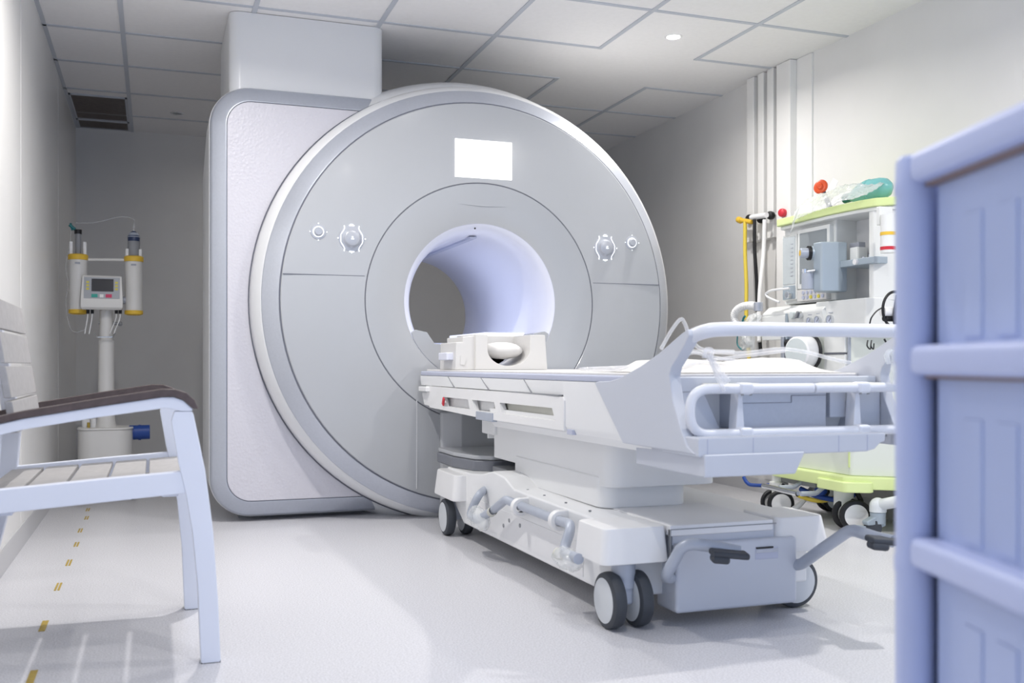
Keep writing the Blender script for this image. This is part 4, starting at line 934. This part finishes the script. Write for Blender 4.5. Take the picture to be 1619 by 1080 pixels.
ctube([Ax(1178, 350, XR - .12), Ax(1178, 400, XR - .12), Ax(1180, 450, XR - .13), Ax(1180, 500, XR - .15), Ax(1184, 560, XR - .16), Ax(1188, 640, XR - .16), Vector((XR - .12, 4.9, .42)), Vector((XR - .10, 4.6, .40)), Vector((XR - .10, 4.325, .45))], .012, 'gas_hose', 'yellow gas hose hanging down the right wall', 'hose_yellow', 'hose', 'gas hoses on the right wall')
ctube([Ax(1193, 347, XR - .12), Ax(1193, 390, XR - .12), Ax(1196, 440, XR - .11), Ax(1198, 490, XR - .10), Ax(1203, 560, XR - .08)], .011, 'gas_hose', 'black gas hose hanging down the right wall', 'black', 'hose', 'gas hoses on the right wall')
ctube([Ax(1209, 347, XR - .12), Ax(1207, 400, XR - .12), Ax(1202, 450, XR - .17), Ax(1200, 490, XR - .20), Ax(1200, 540, XR - .24)], .012, 'gas_hose', 'white gas hose slanting down the right wall', 'white_plastic', 'hose', 'gas hoses on the right wall')
ctube([Ax(1232, 478, 2.97), Ax(1216, 471, 2.96), Ax(1211, 465, 2.96), Ax(1218, 460, 2.96), Ax(1228, 458, 2.97), Ax(1248, 456, 2.99)], .006, 'sensor_lead', 'white looped sensor lead beside the flow knob', 'white_plastic', 'cable')
# floor clutter under the machine
ctube([Ax(1176, 755, 2.98), Ax(1181, 763, 2.97), Ax(1190, 767, 2.99), (3.08, 4.50, .14), (3.12, 4.48, .20)], .010, 'floor_hose', 'short blue hose curving out beside the far machine wheel', 'blue', 'hose', 'hoses on the floor by the machine')
ctube([(2.20, 4.6, .010), (2.42, 4.45, .010), (2.60, 4.55, .010), (2.85, 4.9, .010), (3.1, 5.1, .010)], .009, 'floor_hose', 'clear hose lying on the floor beyond the patient table', 'clear', 'hose', 'hoses on the floor by the machine')
ctube([(2.72, 4.75, .02), (2.66, 4.5, .02), (2.80, 4.25, .02), (3.0, 4.2, .05), (3.15, 4.22, .17)], .014, 'floor_hose', 'white hose on the floor below the foot rail', 'white_plastic', 'hose', 'hoses on the floor by the machine')
ctube([(3.02, 4.30, .15), (3.06, 4.20, .11), (3.12, 4.12, .10), (3.2, 4.06, .14), (3.25, 4.0, .19)], .011, 'floor_hose', 'yellow and dark cable sagging under the lime foot ring', 'hose_yellow', 'hose', 'hoses on the floor by the machine')
ctube([(3.06, 4.22, .15), (3.10, 4.12, .12), (3.16, 4.0, .12), (3.22, 3.95, .19)], .013, 'floor_hose', 'dark blue hose sagging under the lime foot ring', 'blue', 'hose', 'hoses on the floor by the machine')
mb = MB().ball(Ax(1298, 775, 3.1), (.03, .035, .028), n=18); mb.cyl(Ax(1298, 775, 3.1), Vector((3.13, Ax(1298, 775, 3.1).y + .02, .205)), .012, 10); mb.build('filter_ball', 'blue', AM)

# ------------------------------------------------------------------ stand foot by the cart
sy_ = 3.68
SF = thing('rolling_stand', 'pale grey leg of a rolling stand with locking caster, half behind the cart', 'rolling stand', (Ay(1383, 838, sy_).x, sy_, 0))
c = Ay(1388, 803, sy_)
MB().ball(c + Vector((0, 0, .01)), (.037, .037, .037), n=20).cyl(c + Vector((0, 0, -.018)), c + Vector((0, 0, .01)), .037, 20).build('leg_end', 'foot_white', SF)
MB().tube([c + Vector((0, 0, .012)), Ay(1425, 792, 3.56), Ay(1470, 782, 3.40)], .026, 0, 14).build('leg', 'foot_white', SF)
MB().cyl(Ay(1470, 782, 3.40), Vector((Ay(1470, 782, 3.40).x, 3.40, 1.0)), .02, 14).build('pole', 'foot_white', SF)
zc = c.z - .02
mb = MB().lathe([(0, zc), (.034, zc), (.034, zc - .012), (.033, zc - .02), (.031, zc - .05), (0, zc - .05)], (c.x, sy_, 0), n=20)
mb.prism([(c.x - .075, zc - .036), (c.x - .03, zc - .018), (c.x + .03, zc - .018), (c.x + .03, .045), (c.x + .0, .035), (c.x - .035, zc - .055), (c.x - .07, zc - .055)], 'y', sy_ - .02, sy_ + .02, .006); mb.build('fork', 'vapor_grey', SF)
MB().lathe([(0, -.02), (.034, -.02), (.036, -.016), (.036, .016), (.034, .02), (0, .02)], (c.x - .028, sy_, .037), (.3, 1, 0), 24).build('wheel', 'dark_rubber', SF)
MB().obox((c.x - .10, sy_, zc - .058), (.05, .028, .008), (0, .15, 0), .003).build('brake_lever', 'vapor_grey', SF)

# ------------------------------------------------------------------ storage cart in the foreground (built in its own axes: X along the face towards the camera)
fd = Vector((-.30, -.954, 0)).normalized()
ang = math.atan2(fd.y, fd.x)
cor = Vector((ray(1447, 576)[0], ray(1447, 576)[1], 0)) * 1.22
CT = thing('storage_cart', 'lavender plastic drawer cart with a round corner post, close in the foreground', 'storage cart', (cor.x, cor.y, 0), rz=ang, local=True)
# local: +x along the face to the camera, +y away from the aisle (behind the face)
sgn = 1
MB().lathe([(0, 1.030), (.018, 1.030), (.0225, 1.024), (.0235, 1.0), (.0245, .998), (.0245, .985), (.0232, .983), (.0232, .80), (.0245, .795), (.0245, .78), (.0232, .775), (.0232, .545), (.0245, .54), (.0245, .525), (.0232, .52), (.0232, .03), (0, .03)], (0, 0, 0), n=28).build('post', 'cart_plastic', CT)
W, D = .42, .40
for (x, y_) in ((W, 0), (0, D), (W, D)):
    MB().lathe([(0, 1.03), (.018, 1.03), (.0235, 1.0), (.0232, .03), (0, .03)], (x, y_, 0), n=24).build('post', 'cart_plastic', CT)
MB().box(-.006, .002, .02, D - .02, .06, 1.0, .001).build('side_panel', 'cart_plastic', CT)
mb = MB()
for z in [.06 + .0095 * k_ for k_ in range(99)]: mb.box(-.010, -.004, .024, .034, z, z + .005)
mb.build('ribbed_edge', 'cart_plastic', CT)
MB().box(0, W, D - .01, D, .06, 1.0).build('back_panel', 'cart_plastic', CT)
MB().box(.02, W, .0, D, 1.0, 1.03, .008).build('cart_top', 'cart_plastic', CT)
zl = [1.005, .775, .545, .315, .085]
for i in range(4):
    z1_, z0_ = zl[i], zl[i + 1]
    d_ = MB().box(.03, W - .03, .012, D - .03, z0_ + .012, z1_ - .012, .006)
    for xx_ in (.10, .17, .24, .31): d_.box(xx_, xx_ + .04, .0095, .014, z0_ + .03, z1_ - .06, .003)
    d_ = d_.build('drawer', 'cart_drawer', CT)
    MB().box(.024, W - .02, -.020, .02, z1_ - .012, z1_ + .024, .010).build('drawer_lip', 'cart_plastic', d_)
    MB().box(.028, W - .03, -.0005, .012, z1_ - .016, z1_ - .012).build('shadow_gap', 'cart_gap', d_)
for (x, y_) in ((0, 0), (W, 0), (0, D), (W, D)):
    MB().lathe([(0, -.012), (.022, -.012), (.025, 0), (.022, .012), (0, .012)], (x, y_, .025), (1, 0, 0), 18).build('caster', 'dark_rubber', CT)

# ------------------------------------------------------------------ light
def area(name, loc, rot, sx_, sy2, energy, col, spread=180):
    l = bpy.data.lights.new(name, 'AREA'); l.shape = 'RECTANGLE'; l.size = sx_; l.size_y = sy2; l.energy = energy; l.color = col; l.spread = math.radians(spread)
    o = bpy.data.objects.new(name, l); COL.objects.link(o); o.location = loc; o.rotation_euler = rot
    return o
# lamps of the tunnel
area('bore_lamp', (BX, 5.35, BZ + .335), (0, 0, 0), .10, .75, 1.1, (.74, .80, 1.0))
w = bpy.data.worlds.new('sky'); SC.world = w; w.use_nodes = True
nt = w.node_tree; bg = nt.nodes['Background']
bg.inputs[0].default_value = (.56, .71, 1.0, 1); bg.inputs[1].default_value = .98
SC.view_settings.view_transform = 'Standard'; SC.view_settings.look = 'None'; SC.view_settings.gamma = 1
SC.view_settings.exposure = 0.42
